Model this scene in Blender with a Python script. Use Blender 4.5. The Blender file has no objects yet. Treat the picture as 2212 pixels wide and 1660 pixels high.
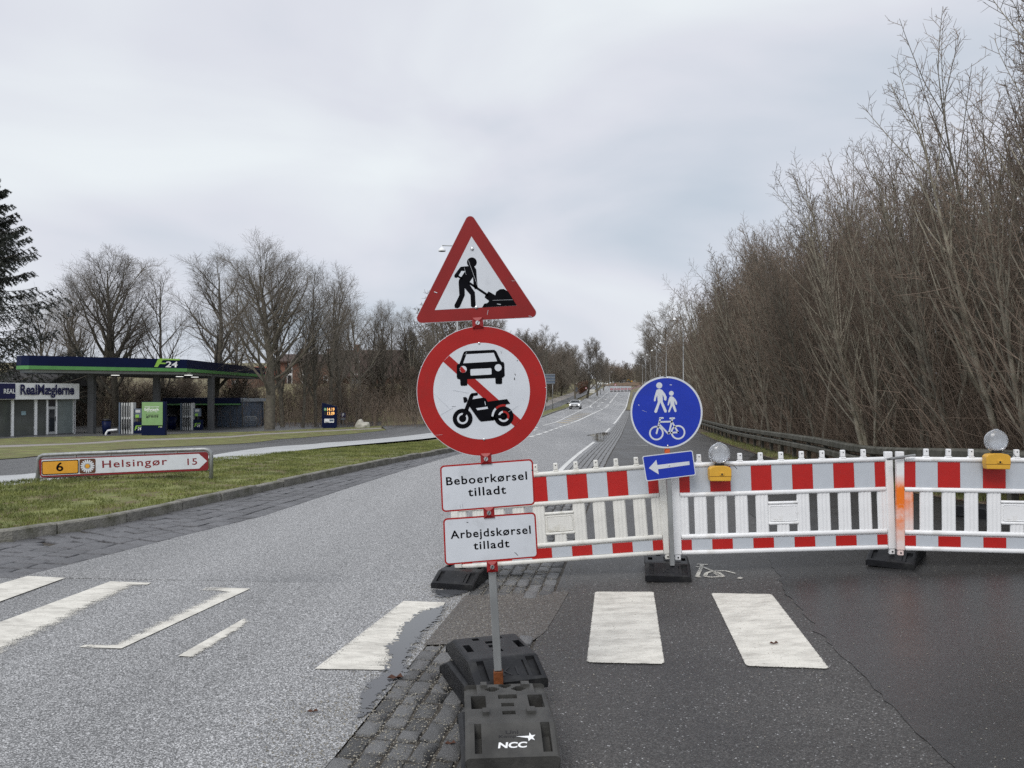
import bpy, bmesh, math, random
import numpy as np
from mathutils import Vector, Matrix

# ------------------------------------------------------------------ camera, sky, sun, exposure
scn = bpy.context.scene
COL = scn.collection
F, CX, CY = 1662.0, 1106.0, 830.0          # focal length and centre of a 2212 x 1660 frame
PITCH = math.atan(19 / 1662)
CAMH = 1.65
cam = bpy.data.cameras.new('camera'); cam.sensor_width = 36; cam.lens = 36 * F / 2212
cam.clip_start = 0.05; cam.clip_end = 4000
camo = bpy.data.objects.new('camera', cam); COL.objects.link(camo)
camo.location = (0, 0, CAMH); camo.rotation_euler = (math.pi / 2 + PITCH, 0, 0)
scn.camera = camo

SUN_EL, SUN_AZ = math.radians(48), math.radians(205)   # azimuth measured clockwise from +Y
world = bpy.data.worlds.new('World'); scn.world = world; world.use_nodes = True
nt = world.node_tree; nt.nodes.clear()
def wn(t, **k):
    n = nt.nodes.new(t)
    for a, b in k.items(): setattr(n, a, b)
    return n
sky = wn('ShaderNodeTexSky', sky_type='NISHITA'); sky.sun_disc = False
sky.sun_elevation = SUN_EL; sky.sun_rotation = SUN_AZ
tc = wn('ShaderNodeTexCoord')
mp = wn('ShaderNodeMapping'); mp.inputs['Scale'].default_value = (1.0, 1.0, 2.6); mp.inputs['Location'].default_value = (0.35, 0.2, 0.1)
nz = wn('ShaderNodeTexNoise'); nz.inputs['Scale'].default_value = 2.1; nz.inputs['Detail'].default_value = 5; nz.inputs['Roughness'].default_value = .42
nz.inputs['Distortion'].default_value = .35
rp = wn('ShaderNodeValToRGB'); e = rp.color_ramp.elements
e[0].position = .32; e[0].color = (.550, .620, .705, 1)
e[1].position = .66; e[1].color = (.860, .905, .935, 1)
m_ = e.new(.50); m_.color = (.745, .765, .835, 1)
cl = wn('ShaderNodeVectorMath', operation='SCALE'); cl.inputs['Scale'].default_value = 1 / .10 * 1.0
mx = wn('ShaderNodeMix', data_type='RGBA'); mx.inputs['Factor'].default_value = .95
bg = wn('ShaderNodeBackground'); bg.inputs['Strength'].default_value = .10
wo = wn('ShaderNodeOutputWorld')
L = nt.links.new
L(tc.outputs['Generated'], mp.inputs['Vector']); L(mp.outputs['Vector'], nz.inputs['Vector']); L(nz.outputs['Fac'], rp.inputs['Fac'])
L(rp.outputs['Color'], cl.inputs[0]); L(sky.outputs['Color'], mx.inputs['A']); L(cl.outputs['Vector'], mx.inputs['B'])
L(mx.outputs['Result'], bg.inputs['Color']); L(bg.outputs['Background'], wo.inputs['Surface'])

sl = bpy.data.lights.new('sun', 'SUN'); sl.energy = 1.5; sl.angle = math.radians(25); sl.color = (1, .97, .93)
so = bpy.data.objects.new('sun', sl); COL.objects.link(so)
sd = Vector((math.sin(SUN_AZ) * math.cos(SUN_EL), math.cos(SUN_AZ) * math.cos(SUN_EL), math.sin(SUN_EL)))
so.rotation_euler = sd.to_track_quat('Z', 'Y').to_euler(); so.location = (0, -20, 30)
vs = scn.view_settings; vs.view_transform = 'Standard'; vs.look = 'None'; vs.exposure = 0.0; vs.gamma = 1; vs.use_curve_mapping = False
scn.cycles.max_bounces = 5; scn.cycles.diffuse_bounces = 2; scn.cycles.glossy_bounces = 3; scn.cycles.transmission_bounces = 4
scn.cycles.use_denoising = False

# ------------------------------------------------------------------ land form
def ss(a, b, x):
    t = np.clip((np.asarray(x, float) - a) / (b - a), 0, 1); return t * t * (3 - 2 * t)
_ys = np.arange(-120, 1500, 1.0)
_lv = np.interp(_ys, [-120, 12, 20, 39, 68, 121, 140, 200, 230, 330, 420, 700, 1500], [0, 0, -.05, -.5, -.8, -.95, -.85, .75, 1.65, 4.9, 7, 9, 9])
_k = np.exp(-np.linspace(-2, 2, 13) ** 2); _k /= _k.sum()
_lv = np.convolve(np.pad(_lv, 6, mode='edge'), _k, mode='valid')
def E(Y): return .16 * np.asarray(Y, float) - 1.45          # right edge of the carriageway
def g(X, Y):
    X = np.asarray(X, float); Y = np.asarray(Y, float); u = X - E(Y)
    n = 1 - ss(8, 18, Y)
    up = np.clip(u, 0, None); um = np.clip(-u, 0, None)
    right = n * (-.1 + .045 * np.minimum(up, 7)) - (1 - n) * .04 * np.clip(up - .5, 0, 7.5) * (1 + np.clip((Y - 20) / 60, 0, .8))
    left = n * (-.1 + .02 * np.minimum(um, 4)) - .55 * ss(20, 48, Y) * (1 - ss(72, 105, Y)) * ss(5, 14, um)
    hill = 3.9 * ss(74, 106, Y) * ss(13, 30, um) + 5 * ss(110, 220, Y) * ss(25, 60, um)
    bank = .13 * np.clip(up - 13, 0, 40)
    return np.interp(Y, _ys, _lv) + np.where(u >= 0, right, left) + hill + bank
def gz(X, Y): return float(g(X, Y))
def ray(px, py):
    v = -(py - CY) / F; c, s_ = math.cos(PITCH), math.sin(PITCH)
    dy = c - s_ * v; dz = s_ + c * v
    return ((px - CX) / F / dy, dz / dy)
def at(px, py, Y):
    a, b = ray(px, py); return Vector((a * Y, Y, CAMH + b * Y))
def gp(px, py):
    """the point of the ground seen at a picture point"""
    a, b = ray(px, py); Y = 2.0; last = Y
    while Y < 900:
        if CAMH + b * Y <= gz(a * Y, Y):
            lo, hi = last, Y
            for _ in range(30):
                m = (lo + hi) / 2
                if CAMH + b * m <= gz(a * m, m): hi = m
                else: lo = m
            return Vector((a * hi, hi, gz(a * hi, hi)))
        last = Y; Y *= 1.01
    return Vector((a * 600, 600, gz(a * 600, 600)))
S = 2212 / 3096
def crop(x0, y0, sc): return lambda x, y: ((x0 + x / sc) * S, (y0 + y / sc) * S)

# ------------------------------------------------------------------ materials
MATS = {}
def srgb(*c): return tuple(((v / 255) / 12.92 if v / 255 <= .04045 else ((v / 255 + .055) / 1.055) ** 2.4) for v in c)
def mat(name, col, rough=.6, var=.12, scale=8, bump=0., bscale=60, metal=0., spec=.5, col2=None, detail=4, emit=0, coat=0, trans=0, alpha=1, stretch=None, dirt=None, dirt_scale=3, dirt_pos=(.55, .75), objvar=0):
    if name in MATS: return MATS[name]
    m = bpy.data.materials.new(name); m.use_nodes = True; t = m.node_tree; N = t.nodes; p = N['Principled BSDF']; K = t.links.new
    p.inputs['Roughness'].default_value = rough; p.inputs['Metallic'].default_value = metal; p.inputs['Specular IOR Level'].default_value = spec
    p.inputs['Coat Weight'].default_value = coat; p.inputs['Transmission Weight'].default_value = trans; p.inputs['Alpha'].default_value = alpha
    tcn = N.new('ShaderNodeTexCoord'); vec = tcn.outputs['Object']
    if stretch:
        mpn = N.new('ShaderNodeMapping'); mpn.inputs['Scale'].default_value = stretch; K(vec, mpn.inputs['Vector']); vec = mpn.outputs['Vector']
    no = N.new('ShaderNodeTexNoise'); no.inputs['Scale'].default_value = scale; no.inputs['Detail'].default_value = detail; K(vec, no.inputs['Vector'])
    rpn = N.new('ShaderNodeValToRGB'); el = rpn.color_ramp.elements
    c2 = col2 or tuple(min(1, v * (1 + var)) for v in col); c1 = col if col2 else tuple(v * (1 - var) for v in col)
    el[0].position = .33; el[0].color = (*c1, 1); el[1].position = .67; el[1].color = (*c2, 1)
    K(no.outputs['Fac'], rpn.inputs['Fac']); out = rpn.outputs['Color']
    if dirt:
        dn = N.new('ShaderNodeTexNoise'); dn.inputs['Scale'].default_value = dirt_scale; dn.inputs['Detail'].default_value = 8; dn.inputs['Roughness'].default_value = .65; K(vec, dn.inputs['Vector'])
        dr = N.new('ShaderNodeMapRange'); dr.inputs['From Min'].default_value, dr.inputs['From Max'].default_value = dirt_pos; K(dn.outputs['Fac'], dr.inputs['Value'])
        dm = N.new('ShaderNodeMix'); dm.data_type = 'RGBA'; K(dr.outputs['Result'], dm.inputs['Factor']); K(out, dm.inputs['A']); dm.inputs['B'].default_value = (*dirt, 1); out = dm.outputs['Result']
    if objvar:
        oi = N.new('ShaderNodeObjectInfo'); om = N.new('ShaderNodeMapRange'); om.inputs['To Min'].default_value = 1 - objvar * .6; om.inputs['To Max'].default_value = 1 + objvar * .5; K(oi.outputs['Random'], om.inputs['Value'])
        os_ = N.new('ShaderNodeVectorMath'); os_.operation = 'SCALE'; K(out, os_.inputs[0]); K(om.outputs['Result'], os_.inputs['Scale']); out = os_.outputs['Vector']
    K(out, p.inputs['Base Color'])
    if emit:
        K(out, p.inputs['Emission Color']); p.inputs['Emission Strength'].default_value = emit
    if bump:
        bn = N.new('ShaderNodeTexNoise'); bn.inputs['Scale'].default_value = bscale; bn.inputs['Detail'].default_value = 3; K(vec, bn.inputs['Vector'])
        b = N.new('ShaderNodeBump'); b.inputs['Strength'].default_value = bump; b.inputs['Distance'].default_value = .02
        K(bn.outputs['Fac'], b.inputs['Height']); K(b.outputs['Normal'], p.inputs['Normal'])
    MATS[name] = m; return m

def asphalt(name, stops, grain, patch=.25, rough=(.35, .6), bump=.5, patch_scale=.35, tint=None, streak=None):
    """aggregate: every cell of a fine Voronoi is one chip; slow noise makes worn and damp patches"""
    m = bpy.data.materials.new(name); m.use_nodes = True; t = m.node_tree; N = t.nodes; p = N['Principled BSDF']; K = t.links.new
    tcn = N.new('ShaderNodeTexCoord'); v = tcn.outputs['Object']
    vo = N.new('ShaderNodeTexVoronoi'); vo.inputs['Scale'].default_value = grain; K(v, vo.inputs['Vector'])
    sp = N.new('ShaderNodeSeparateColor'); K(vo.outputs['Color'], sp.inputs['Color'])
    r = N.new('ShaderNodeValToRGB'); el = r.color_ramp.elements
    while len(el) > 1: el.remove(el[0])
    el[0].position = stops[0][0]; el[0].color = (*stops[0][1], 1)
    for q, c in stops[1:]:
        n_ = el.new(q); n_.color = (*c, 1)
    K(sp.outputs['Red'], r.inputs['Fac'])
    n1 = N.new('ShaderNodeTexNoise'); n1.inputs['Scale'].default_value = patch_scale; n1.inputs['Detail'].default_value = 6; n1.inputs['Roughness'].default_value = .6
    if streak:
        ms = N.new('ShaderNodeMapping'); ms.inputs['Rotation'].default_value = (0, 0, math.radians(9.1)); ms.inputs['Scale'].default_value = streak
        K(v, ms.inputs['Vector']); K(ms.outputs['Vector'], n1.inputs['Vector'])
    else: K(v, n1.inputs['Vector'])
    mr = N.new('ShaderNodeMapRange'); mr.inputs['From Min'].default_value = .3; mr.inputs['From Max'].default_value = .7
    mr.inputs['To Min'].default_value = 1 - patch; mr.inputs['To Max'].default_value = 1 + patch; K(n1.outputs['Fac'], mr.inputs['Value'])
    sc = N.new('ShaderNodeVectorMath'); sc.operation = 'SCALE'; K(r.outputs['Color'], sc.inputs[0]); K(mr.outputs['Result'], sc.inputs['Scale'])
    out = sc.outputs['Vector']
    if tint:
        n2 = N.new('ShaderNodeTexNoise'); n2.inputs['Scale'].default_value = 1.3; n2.inputs['Detail'].default_value = 5; K(v, n2.inputs['Vector'])
        m2 = N.new('ShaderNodeMapRange'); m2.inputs['From Min'].default_value = .55; m2.inputs['From Max'].default_value = .72; m2.inputs['To Max'].default_value = .6; K(n2.outputs['Fac'], m2.inputs['Value'])
        mi = N.new('ShaderNodeMix'); mi.data_type = 'RGBA'; K(m2.outputs['Result'], mi.inputs['Factor']); K(out, mi.inputs['A']); mi.inputs['B'].default_value = (*tint, 1); out = mi.outputs['Result']
    K(out, p.inputs['Base Color'])
    rr = N.new('ShaderNodeMapRange'); rr.inputs['From Min'].default_value = .3; rr.inputs['From Max'].default_value = .7
    rr.inputs['To Min'].default_value, rr.inputs['To Max'].default_value = rough; K(n1.outputs['Fac'], rr.inputs['Value']); K(rr.outputs['Result'], p.inputs['Roughness'])
    b = N.new('ShaderNodeBump'); b.inputs['Strength'].default_value = bump; b.inputs['Distance'].default_value = .004
    K(vo.outputs['Distance'], b.inputs['Height']); K(b.outputs['Normal'], p.inputs['Normal'])
    MATS[name] = m; return m
def gr(v, w=0.0): return (v * (1 + w), v, v * (1 - w))

M_ROAD = asphalt('bleached_asphalt', [(0, gr(.065)), (.28, gr(.14)), (.55, gr(.235)), (.78, gr(.39)), (.93, gr(.60)), (1, gr(.74))], 175, .34, (.40, .58), .5, streak=(1.1, .10, 1))
M_PATH = asphalt('path_asphalt', [(0, gr(.028, .05)), (.4, gr(.044, .05)), (.8, gr(.074, .05)), (.98, gr(.115, .04)), (.993, gr(.28)), (1, gr(.5))], 150, .42, (.36, .62), .55, .8)
M_NEW = asphalt('new_asphalt', [(0, gr(.018)), (.5, gr(.027)), (.9, gr(.045)), (.992, gr(.07)), (1, gr(.28))], 170, .4, (.20, .45), .2, tint=gr(.045, .06))
M_PATCH = asphalt('brown_asphalt_patch', [(0, gr(.04, .12)), (.4, gr(.075, .12)), (.8, gr(.13, .12)), (.985, gr(.2)), (1, gr(.5))], 150, .2, (.5, .7), .5)
M_SIDE = asphalt('side_road_asphalt', [(0, gr(.05)), (.5, gr(.09)), (1, gr(.16))], 60, .35, (.4, .6), .3, .5, streak=(2.2, .1, 1))
M_PALE = mat('pale_road_edge', (.5, .51, .51), .5, .1, .8)
M_FORE = mat('forecourt_asphalt', (.10, .10, .10), .45, .25, .5)
M_FOOT = mat('footpath_paving', (.30, .275, .25), .8, .15, 2)
M_GRIT = mat('joint_grit', (.065, .056, .045), .8, .5, 40, bump=.5, bscale=120)
M_SETT = mat('granite_sett', (.19, .19, .19), .5, .35, 25, bump=.8, bscale=45, objvar=.7)
M_SETT2 = mat('concrete_sett', (.125, .125, .132), .42, .22, 8, bump=.4, bscale=40, objvar=.35)
M_KERB = mat('kerb_stone', (.26, .25, .22), .8, .3, 9, bump=.6, bscale=40, dirt=(.09, .09, .055), dirt_scale=5, dirt_pos=(.45, .7))
M_GRASS = mat('short_grass', (.11, .125, .035), .85, .3, 1.1, col2=(.235, .25, .075), bump=.8, bscale=30, dirt=(.14, .10, .055), dirt_scale=1.9, dirt_pos=(.47, .62), detail=8)
M_BLADE = mat('grass_blade', (.10, .125, .03), .7, .3, 1.2, col2=(.27, .29, .085), detail=6)
M_SOIL = mat('winter_ground', (.17, .14, .085), .9, .3, .3, col2=(.22, .205, .10), bump=.6, bscale=8, detail=8)
M_LITTER = mat('leaf_litter', (.09, .065, .042), .85, .4, 14, col2=(.2, .14, .09), bump=1, bscale=25, detail=6)
M_WHITE = mat('white_road_paint', (.72, .71, .66), .6, .08, 6, dirt=(.30, .29, .27), dirt_scale=7, dirt_pos=(.56, .8), stretch=(1, 3.5, 1))
M_LINE = mat('white_line_paint', (.72, .72, .70), .6, .1, 2)
M_RED = mat('red_sign_film', srgb(166, 30, 27), .42, .06, 7, spec=.3, dirt=srgb(150, 40, 36), dirt_scale=9, dirt_pos=(.58, .8))
M_SIGNW = mat('white_sign_film', (.67, .70, .74), .38, .03, 9, dirt=(.46, .48, .50), dirt_scale=6, dirt_pos=(.54, .86))
M_BLACK = mat('black_sign_film', (.004, .004, .006), .4, .3, 20, spec=.06)
M_RED2 = mat('faded_maroon_film', srgb(140, 32, 31), .45, .08, 7, spec=.3, dirt=srgb(128, 44, 42), dirt_scale=9, dirt_pos=(.58, .8))
M_BLUE = mat('blue_sign_film', srgb(16, 50, 172), .4, .06, 8, dirt=srgb(40, 60, 180), dirt_scale=10, dirt_pos=(.6, .85))
M_STRIPER = mat('red_reflective_stripe', srgb(185, 30, 26), .35, .05, 12)
M_STRIPEW = mat('white_reflective_stripe', (.55, .585, .63), .35, .03, 12)
M_PLASTIC = mat('white_barrier_plastic', (.90, .905, .91), .45, .04, 8, bump=.05, bscale=15, dirt=(.56, .53, .47), dirt_scale=6, dirt_pos=(.56, .85))
M_PLASTICD = mat('dirty_barrier_plastic', (.80, .79, .74), .5, .06, 8, dirt=(.40, .37, .27), dirt_scale=5, dirt_pos=(.52, .8))
def stained():
    m = mat('orange_spray_on_plastic', (.84, .84, .84), .5, .05, 6, dirt=srgb(246, 122, 16), dirt_scale=4.5, dirt_pos=(.28, .52)); t = m.node_tree; N = t.nodes; K = t.links.new
    mix = [n for n in N if n.type == 'MIX'][0]; src = mix.inputs['Factor'].links[0].from_socket; tcn = [n for n in N if n.type == 'TEX_COORD'][0]
    sx = N.new('ShaderNodeSeparateXYZ'); K(tcn.outputs['Object'], sx.inputs[0]); r = N.new('ShaderNodeValToRGB'); el = r.color_ramp.elements
    el[0].position = .05; el[0].color = (.25,) * 3 + (1,); el[1].position = .68; el[1].color = (0, 0, 0, 1); q = el.new(.30); q.color = (1, 1, 1, 1); q = el.new(.56); q.color = (1, 1, 1, 1)
    mu = N.new('ShaderNodeMath'); mu.operation = 'MULTIPLY'; K(sx.outputs['Z'], r.inputs['Fac']); K(r.outputs['Color'], mu.inputs[0]); K(src, mu.inputs[1]); K(mu.outputs[0], mix.inputs['Factor']); return m
M_ORANGE = stained()
M_RUBBER = mat('black_rubber', (.010, .0105, .0125), .5, .4, 12, bump=.12, bscale=60, spec=.35, dirt=(.05, .05, .048), dirt_scale=7, dirt_pos=(.52, .85))
M_RUBBERG = mat('grey_dusty_rubber', (.052, .051, .047), .6, .4, 6, bump=.15, bscale=60, dirt=(.02, .02, .02), dirt_scale=5, dirt_pos=(.55, .75))
M_GALV = mat('galvanised_steel', (.33, .34, .34), .45, .15, 14, metal=.5, stretch=(1, 1, .3))
M_RAIL = mat('weathered_rail_steel', (.13, .126, .106), .65, .25, 3, spec=.15, dirt=(.06, .06, .042), dirt_scale=4, dirt_pos=(.45, .7))
M_RUST = mat('rusty_steel', srgb(110, 60, 25), .8, .35, 20, bump=.3)
M_CHROME = mat('bolt_steel', (.7, .7, .7), .22, .1, 30, metal=1)
M_CLAMP = mat('red_plastic_clamp', srgb(150, 26, 28), .4, .1, 20)
M_YELLOW = mat('yellow_lamp_plastic', srgb(222, 170, 58), .42, .06, 10)
M_LENS = mat('clear_lamp_lens', (.88, .91, .95), .18, .04, 14, trans=.75, bump=.05, bscale=25)
M_DARK = mat('dark_plastic', (.012, .012, .014), .4, .2, 10)
M_BARK = mat('grey_bark', (.13, .115, .09), .9, .3, 4, bump=.4, bscale=14, dirt=(.10, .105, .06), dirt_scale=2)
M_TWIG = mat('brown_twigs', (.19, .165, .135), .85, .25, .8, objvar=.5)
M_SAPBARK = mat('sapling_bark', (.21, .19, .148), .8, .3, 3, objvar=.9, dirt=(.10, .095, .065), dirt_scale=2.5)
M_SAPTWIG = mat('sapling_twigs', (.19, .145, .11), .8, .25, 1.2, objvar=.7)
M_NEEDLE = mat('spruce_needles', (.02, .027, .019), .7, .4, 1.5)
M_BRICK = mat('red_brick_wall', srgb(122, 92, 78), .85, .15, 6)
M_TILE = mat('red_roof_tiles', srgb(78, 62, 55), .8, .2, 2)
M_TILED = mat('dark_roof_tiles', (.03, .028, .027), .7, .25, 2)
M_GLASS = mat('window_glass', (.03, .035, .04), .06, .2, 2, spec=.7)
M_WPAINT = mat('white_paint', (.90, .91, .91), .5, .04, 3)
M_NAVY = mat('navy_panel', srgb(16, 26, 60), .4, .08, 2, spec=.12)
M_NAVYL = mat('navy_lettering', srgb(14, 16, 70), .4, .1, 5)
M_GREEN = mat('green_stripe', srgb(88, 148, 80), .4, .08, 3)
M_LIME = mat('lime_logo', srgb(150, 200, 80), .4, .05, 3)
M_POSTER = mat('poster_green', srgb(135, 172, 115), .45, .06, 4)
M_COLUMN = mat('grey_column', (.11, .112, .115), .5, .1, 4)
M_SOFFIT = mat('canopy_soffit', (.2, .205, .2), .6, .1, 2)
M_PUMP = mat('pump_white', (.62, .63, .62), .4, .05, 5)
M_GREYB = mat('grey_blue_cladding', srgb(100, 112, 128), .5, .08, 3)
M_INT = mat('dark_interior', (.02, .02, .02), .8, .2, 3)
M_LED = mat('amber_led', (1.0, .50, .15), .5, .03, 9, emit=1.3)
M_DOWNL = mat('canopy_downlight_glow', (1, 1, .95), .5, .02, 9, emit=1.2)
M_HEADL = mat('car_headlamp_glow', (1, 1, 1), .3, .02, 9, emit=2.5)
M_CARW = mat('white_car_paint', (.62, .64, .66), .25, .03, 2, coat=.6)
M_CARS = mat('silver_car_paint', (.3, .32, .33), .3, .03, 2, metal=.3, coat=.5)
M_TYRE = mat('tyre_rubber', (.015, .015, .015), .8, .2, 10)
M_BOULDER = mat('pale_boulder', (.5, .48, .42), .85, .2, 3, bump=.8, bscale=6)
M_BROWN = mat('brown_sign_film', srgb(92, 58, 38), .45, .06, 10)
M_AMBER = mat('amber_sign_film', srgb(222, 160, 48), .42, .05, 10)
M_MAROON = mat('maroon_sign_film', srgb(128, 26, 32), .45, .08, 8)
M_HEDGE = mat('beech_hedge_leaves', srgb(96, 62, 42), .9, .4, 3)
M_EARTH = mat('dug_earth', srgb(108, 90, 72), .95, .25, 1, bump=.5, bscale=4)
M_LEAF = mat('fallen_leaf', srgb(84, 54, 40), .8, .35, 2)
M_GRAVEL = mat('loose_gravel', (.13, .12, .10), .7, .6, 60, col2=(.45, .42, .35))

# ------------------------------------------------------------------ object helpers
def link(o, parent=None):
    COL.objects.link(o)
    if parent is not None: o.parent = parent
    return o
def ob(name, me, m=None, parent=None, loc=(0, 0, 0), rot=None, scale=None):
    o = bpy.data.objects.new(name, me); link(o, parent); o.location = loc
    if rot is not None: o.rotation_euler = rot
    if scale is not None: o.scale = scale
    if m is not None and me is not None:
        if not me.materials: me.materials.append(m)
        elif me.materials[0] is not m:
            o.material_slots[0].link = 'OBJECT'; o.material_slots[0].material = m
    return o
def tag(o, label, cat, group=None):
    o['label'] = label; o['category'] = cat
    if group: o['group'] = group
    return o
def thing(name, label, cat, loc=(0, 0, 0), rot=(0, 0, 0), group=None):
    o = bpy.data.objects.new(name, None); link(o); o.location = loc; o.rotation_euler = rot; o.empty_display_size = .2
    return tag(o, label, cat, group)
def struct(o): o['kind'] = 'structure'; return o
def stuff(o, label=None, cat=None):
    o['kind'] = 'stuff'
    if label: tag(o, label, cat)
    return o
def copy_tree(o, parent=None):
    c = o.copy(); COL.objects.link(c)
    if parent is not None: c.parent = parent
    for ch in list(o.children): copy_tree(ch, c)
    return c
def pyme(name, v, f, smooth=False):
    me = bpy.data.meshes.new(name); me.from_pydata([tuple(p) for p in v], [], f); me.update()
    if smooth: me.polygons.foreach_set('use_smooth', [True] * len(me.polygons))
    return me
def bmme(bm, name, smooth=False):
    bmesh.ops.recalc_face_normals(bm, faces=bm.faces)
    me = bpy.data.meshes.new(name); bm.to_mesh(me); bm.free()
    if smooth: me.polygons.foreach_set('use_smooth', [True] * len(me.polygons))
    return me
_BOX = {}
def box(sx, sy, sz, bev=0, seg=1, base=False):
    """box mesh centred on its origin (base=True: standing on it)"""
    k = (round(sx, 4), round(sy, 4), round(sz, 4), bev, seg, base)
    if k in _BOX: return _BOX[k]
    bm = bmesh.new(); bmesh.ops.create_cube(bm, size=1); bmesh.ops.scale(bm, vec=(sx, sy, sz), verts=bm.verts)
    if base: bmesh.ops.translate(bm, vec=(0, 0, sz / 2), verts=bm.verts)
    if bev: bmesh.ops.bevel(bm, geom=list(bm.edges), offset=bev, segments=seg, affect='EDGES', profile=.5)
    _BOX[k] = bmme(bm, 'box'); return _BOX[k]
def cyl(r1, r2, h, n=16, base=True, bev=0):
    bm = bmesh.new(); bmesh.ops.create_cone(bm, cap_ends=True, segments=n, radius1=r1, radius2=max(r2, 1e-4), depth=h)
    if base: bmesh.ops.translate(bm, vec=(0, 0, h / 2), verts=bm.verts)
    if bev: bmesh.ops.bevel(bm, geom=[e for e in bm.edges if e.calc_face_angle(0) > .8], offset=bev, segments=2, affect='EDGES')
    me = bmme(bm, 'cyl')
    for p in me.polygons: p.use_smooth = len(p.vertices) == 4
    return me
def sphere(r, su=16, sv=10, scale=(1, 1, 1)):
    bm = bmesh.new(); bmesh.ops.create_uvsphere(bm, u_segments=su, v_segments=sv, radius=r); bmesh.ops.scale(bm, vec=scale, verts=bm.verts)
    return bmme(bm, 'ball', True)
def tube(pts, r, n=8):
    pts = [Vector(p) for p in pts]; v = []; f = []; k = len(pts); up = None
    for i, p in enumerate(pts):
        d = (pts[min(i + 1, k - 1)] - pts[max(i - 1, 0)]).normalized()
        if up is None: up = Vector((0, 0, 1)) if abs(d.z) < .9 else Vector((1, 0, 0))
        a = d.cross(up).normalized(); b = a.cross(d).normalized(); up = b
        rr = r[i] if isinstance(r, (list, tuple)) else r
        for j in range(n):
            t = 2 * math.pi * j / n; v.append(p + (a * math.cos(t) + b * math.sin(t)) * rr)
    for i in range(k - 1):
        for j in range(n): f.append((i * n + j, i * n + (j + 1) % n, (i + 1) * n + (j + 1) % n, (i + 1) * n + j))
    f.append(tuple(range(n - 1, -1, -1))); f.append(tuple((k - 1) * n + j for j in range(n)))
    return pyme('tube', v, f, True)
def slab(polys, y, th):
    """outlines in the x-z plane turned into plates: front face at y, thickness th behind it"""
    bm = bmesh.new()
    for pts in polys:
        vs_ = [bm.verts.new((p[0], y + th, p[1])) for p in pts]
        try: fc = bm.faces.new(vs_)
        except ValueError: continue
        r = bmesh.ops.extrude_face_region(bm, geom=[fc]); nv = [q for q in r['geom'] if isinstance(q, bmesh.types.BMVert)]
        bmesh.ops.translate(bm, vec=(0, -th, 0), verts=nv)
    return bmme(bm, 'slab')
def circ(cx, cz, r, n=40, a0=0, a1=2 * math.pi):
    full = abs(a1 - a0 - 2 * math.pi) < 1e-6
    return [(cx + r * math.cos(a0 + (a1 - a0) * i / (n if full else n - 1)), cz + r * math.sin(a0 + (a1 - a0) * i / (n if full else n - 1))) for i in range(n)]
def bar(a, b, w, n=6):
    d = math.atan2(b[1] - a[1], b[0] - a[0])
    return circ(b[0], b[1], w / 2, n, d - math.pi / 2, d + math.pi / 2) + circ(a[0], a[1], w / 2, n, d + math.pi / 2, d + 3 * math.pi / 2)
def roundpoly(pts, r, n=6):
    """polygon with rounded corners (convex)"""
    out = []; k = len(pts)
    for i in range(k):
        p = Vector(pts[i]); a = (Vector(pts[i - 1]) - p).normalized(); b = (Vector(pts[(i + 1) % k]) - p).normalized()
        half = a.angle(b) / 2; dist = r / math.tan(half); c = p + (a + b).normalized() * (r / math.sin(half))
        t0 = p + a * dist - c; t1 = p + b * dist - c; a0 = math.atan2(t0.y, t0.x); da = math.atan2(t1.y, t1.x) - a0
        while da > math.pi: da -= 2 * math.pi
        while da < -math.pi: da += 2 * math.pi
        for j in range(n + 1): out.append((c.x + r * math.cos(a0 + da * j / n), c.y + r * math.sin(a0 + da * j / n)))
    return out
def inset(pts, d):
    c = Vector((sum(p[0] for p in pts) / len(pts), sum(p[1] for p in pts) / len(pts))); out = []; k = len(pts)
    for i in range(k):
        p = Vector(pts[i]); a = (Vector(pts[i - 1]) - p).normalized(); b = (Vector(pts[(i + 1) % k]) - p).normalized()
        bis = (a + b).normalized(); out.append(tuple(p + bis * (d / math.sin(a.angle(b) / 2))))
    return out
def ring(c, r0, r1, n=40, a0=0, a1=2 * math.pi):
    """a ring as two half bands"""
    m = (a0 + a1) / 2; res = []
    for p, q in ((a0, m), (m, a1)):
        res.append(circ(c[0], c[1], r1, n // 2, p, q) + circ(c[0], c[1], r0, n // 2, q, p))
    return res
def lettering(body, name, m, parent, p0, p1, height, y, off=.012, space=1.0, th=.0008, slant=0):
    """flat lettering along the line p0 -> p1 (baseline ends, x-z), fitted to that width and height"""
    cu = bpy.data.curves.new('t', 'FONT'); cu.body = body; cu.size = 1; cu.space_character = space; cu.offset = off; cu.extrude = 0; cu.resolution_u = 4
    o = bpy.data.objects.new('t', cu); COL.objects.link(o); dg = bpy.context.evaluated_depsgraph_get(); dg.update()
    me = bpy.data.meshes.new_from_object(o.evaluated_get(dg)); bpy.data.objects.remove(o); bpy.data.curves.remove(cu)
    n = len(me.vertices); co = np.zeros(n * 3); me.vertices.foreach_get('co', co); co = co.reshape(-1, 3)
    lo = co.min(0); hi = co.max(0)
    p0 = np.array(p0); p1 = np.array(p1); d = p1 - p0; W = np.linalg.norm(d); d /= W; up = np.array([-d[1], d[0]])
    a = (co[:, 0] - lo[0]) / (hi[0] - lo[0]) * W; b = (co[:, 1] - lo[1]) / (hi[1] - lo[1]) * height
    a = a + slant * b
    xz = p0 + a[:, None] * d + b[:, None] * up
    out = np.stack([xz[:, 0], np.full(n, y), xz[:, 1]], 1)
    me.vertices.foreach_set('co', out.ravel()); me.update(); me.materials.clear()
    return ob(name, me, m, parent)

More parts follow.
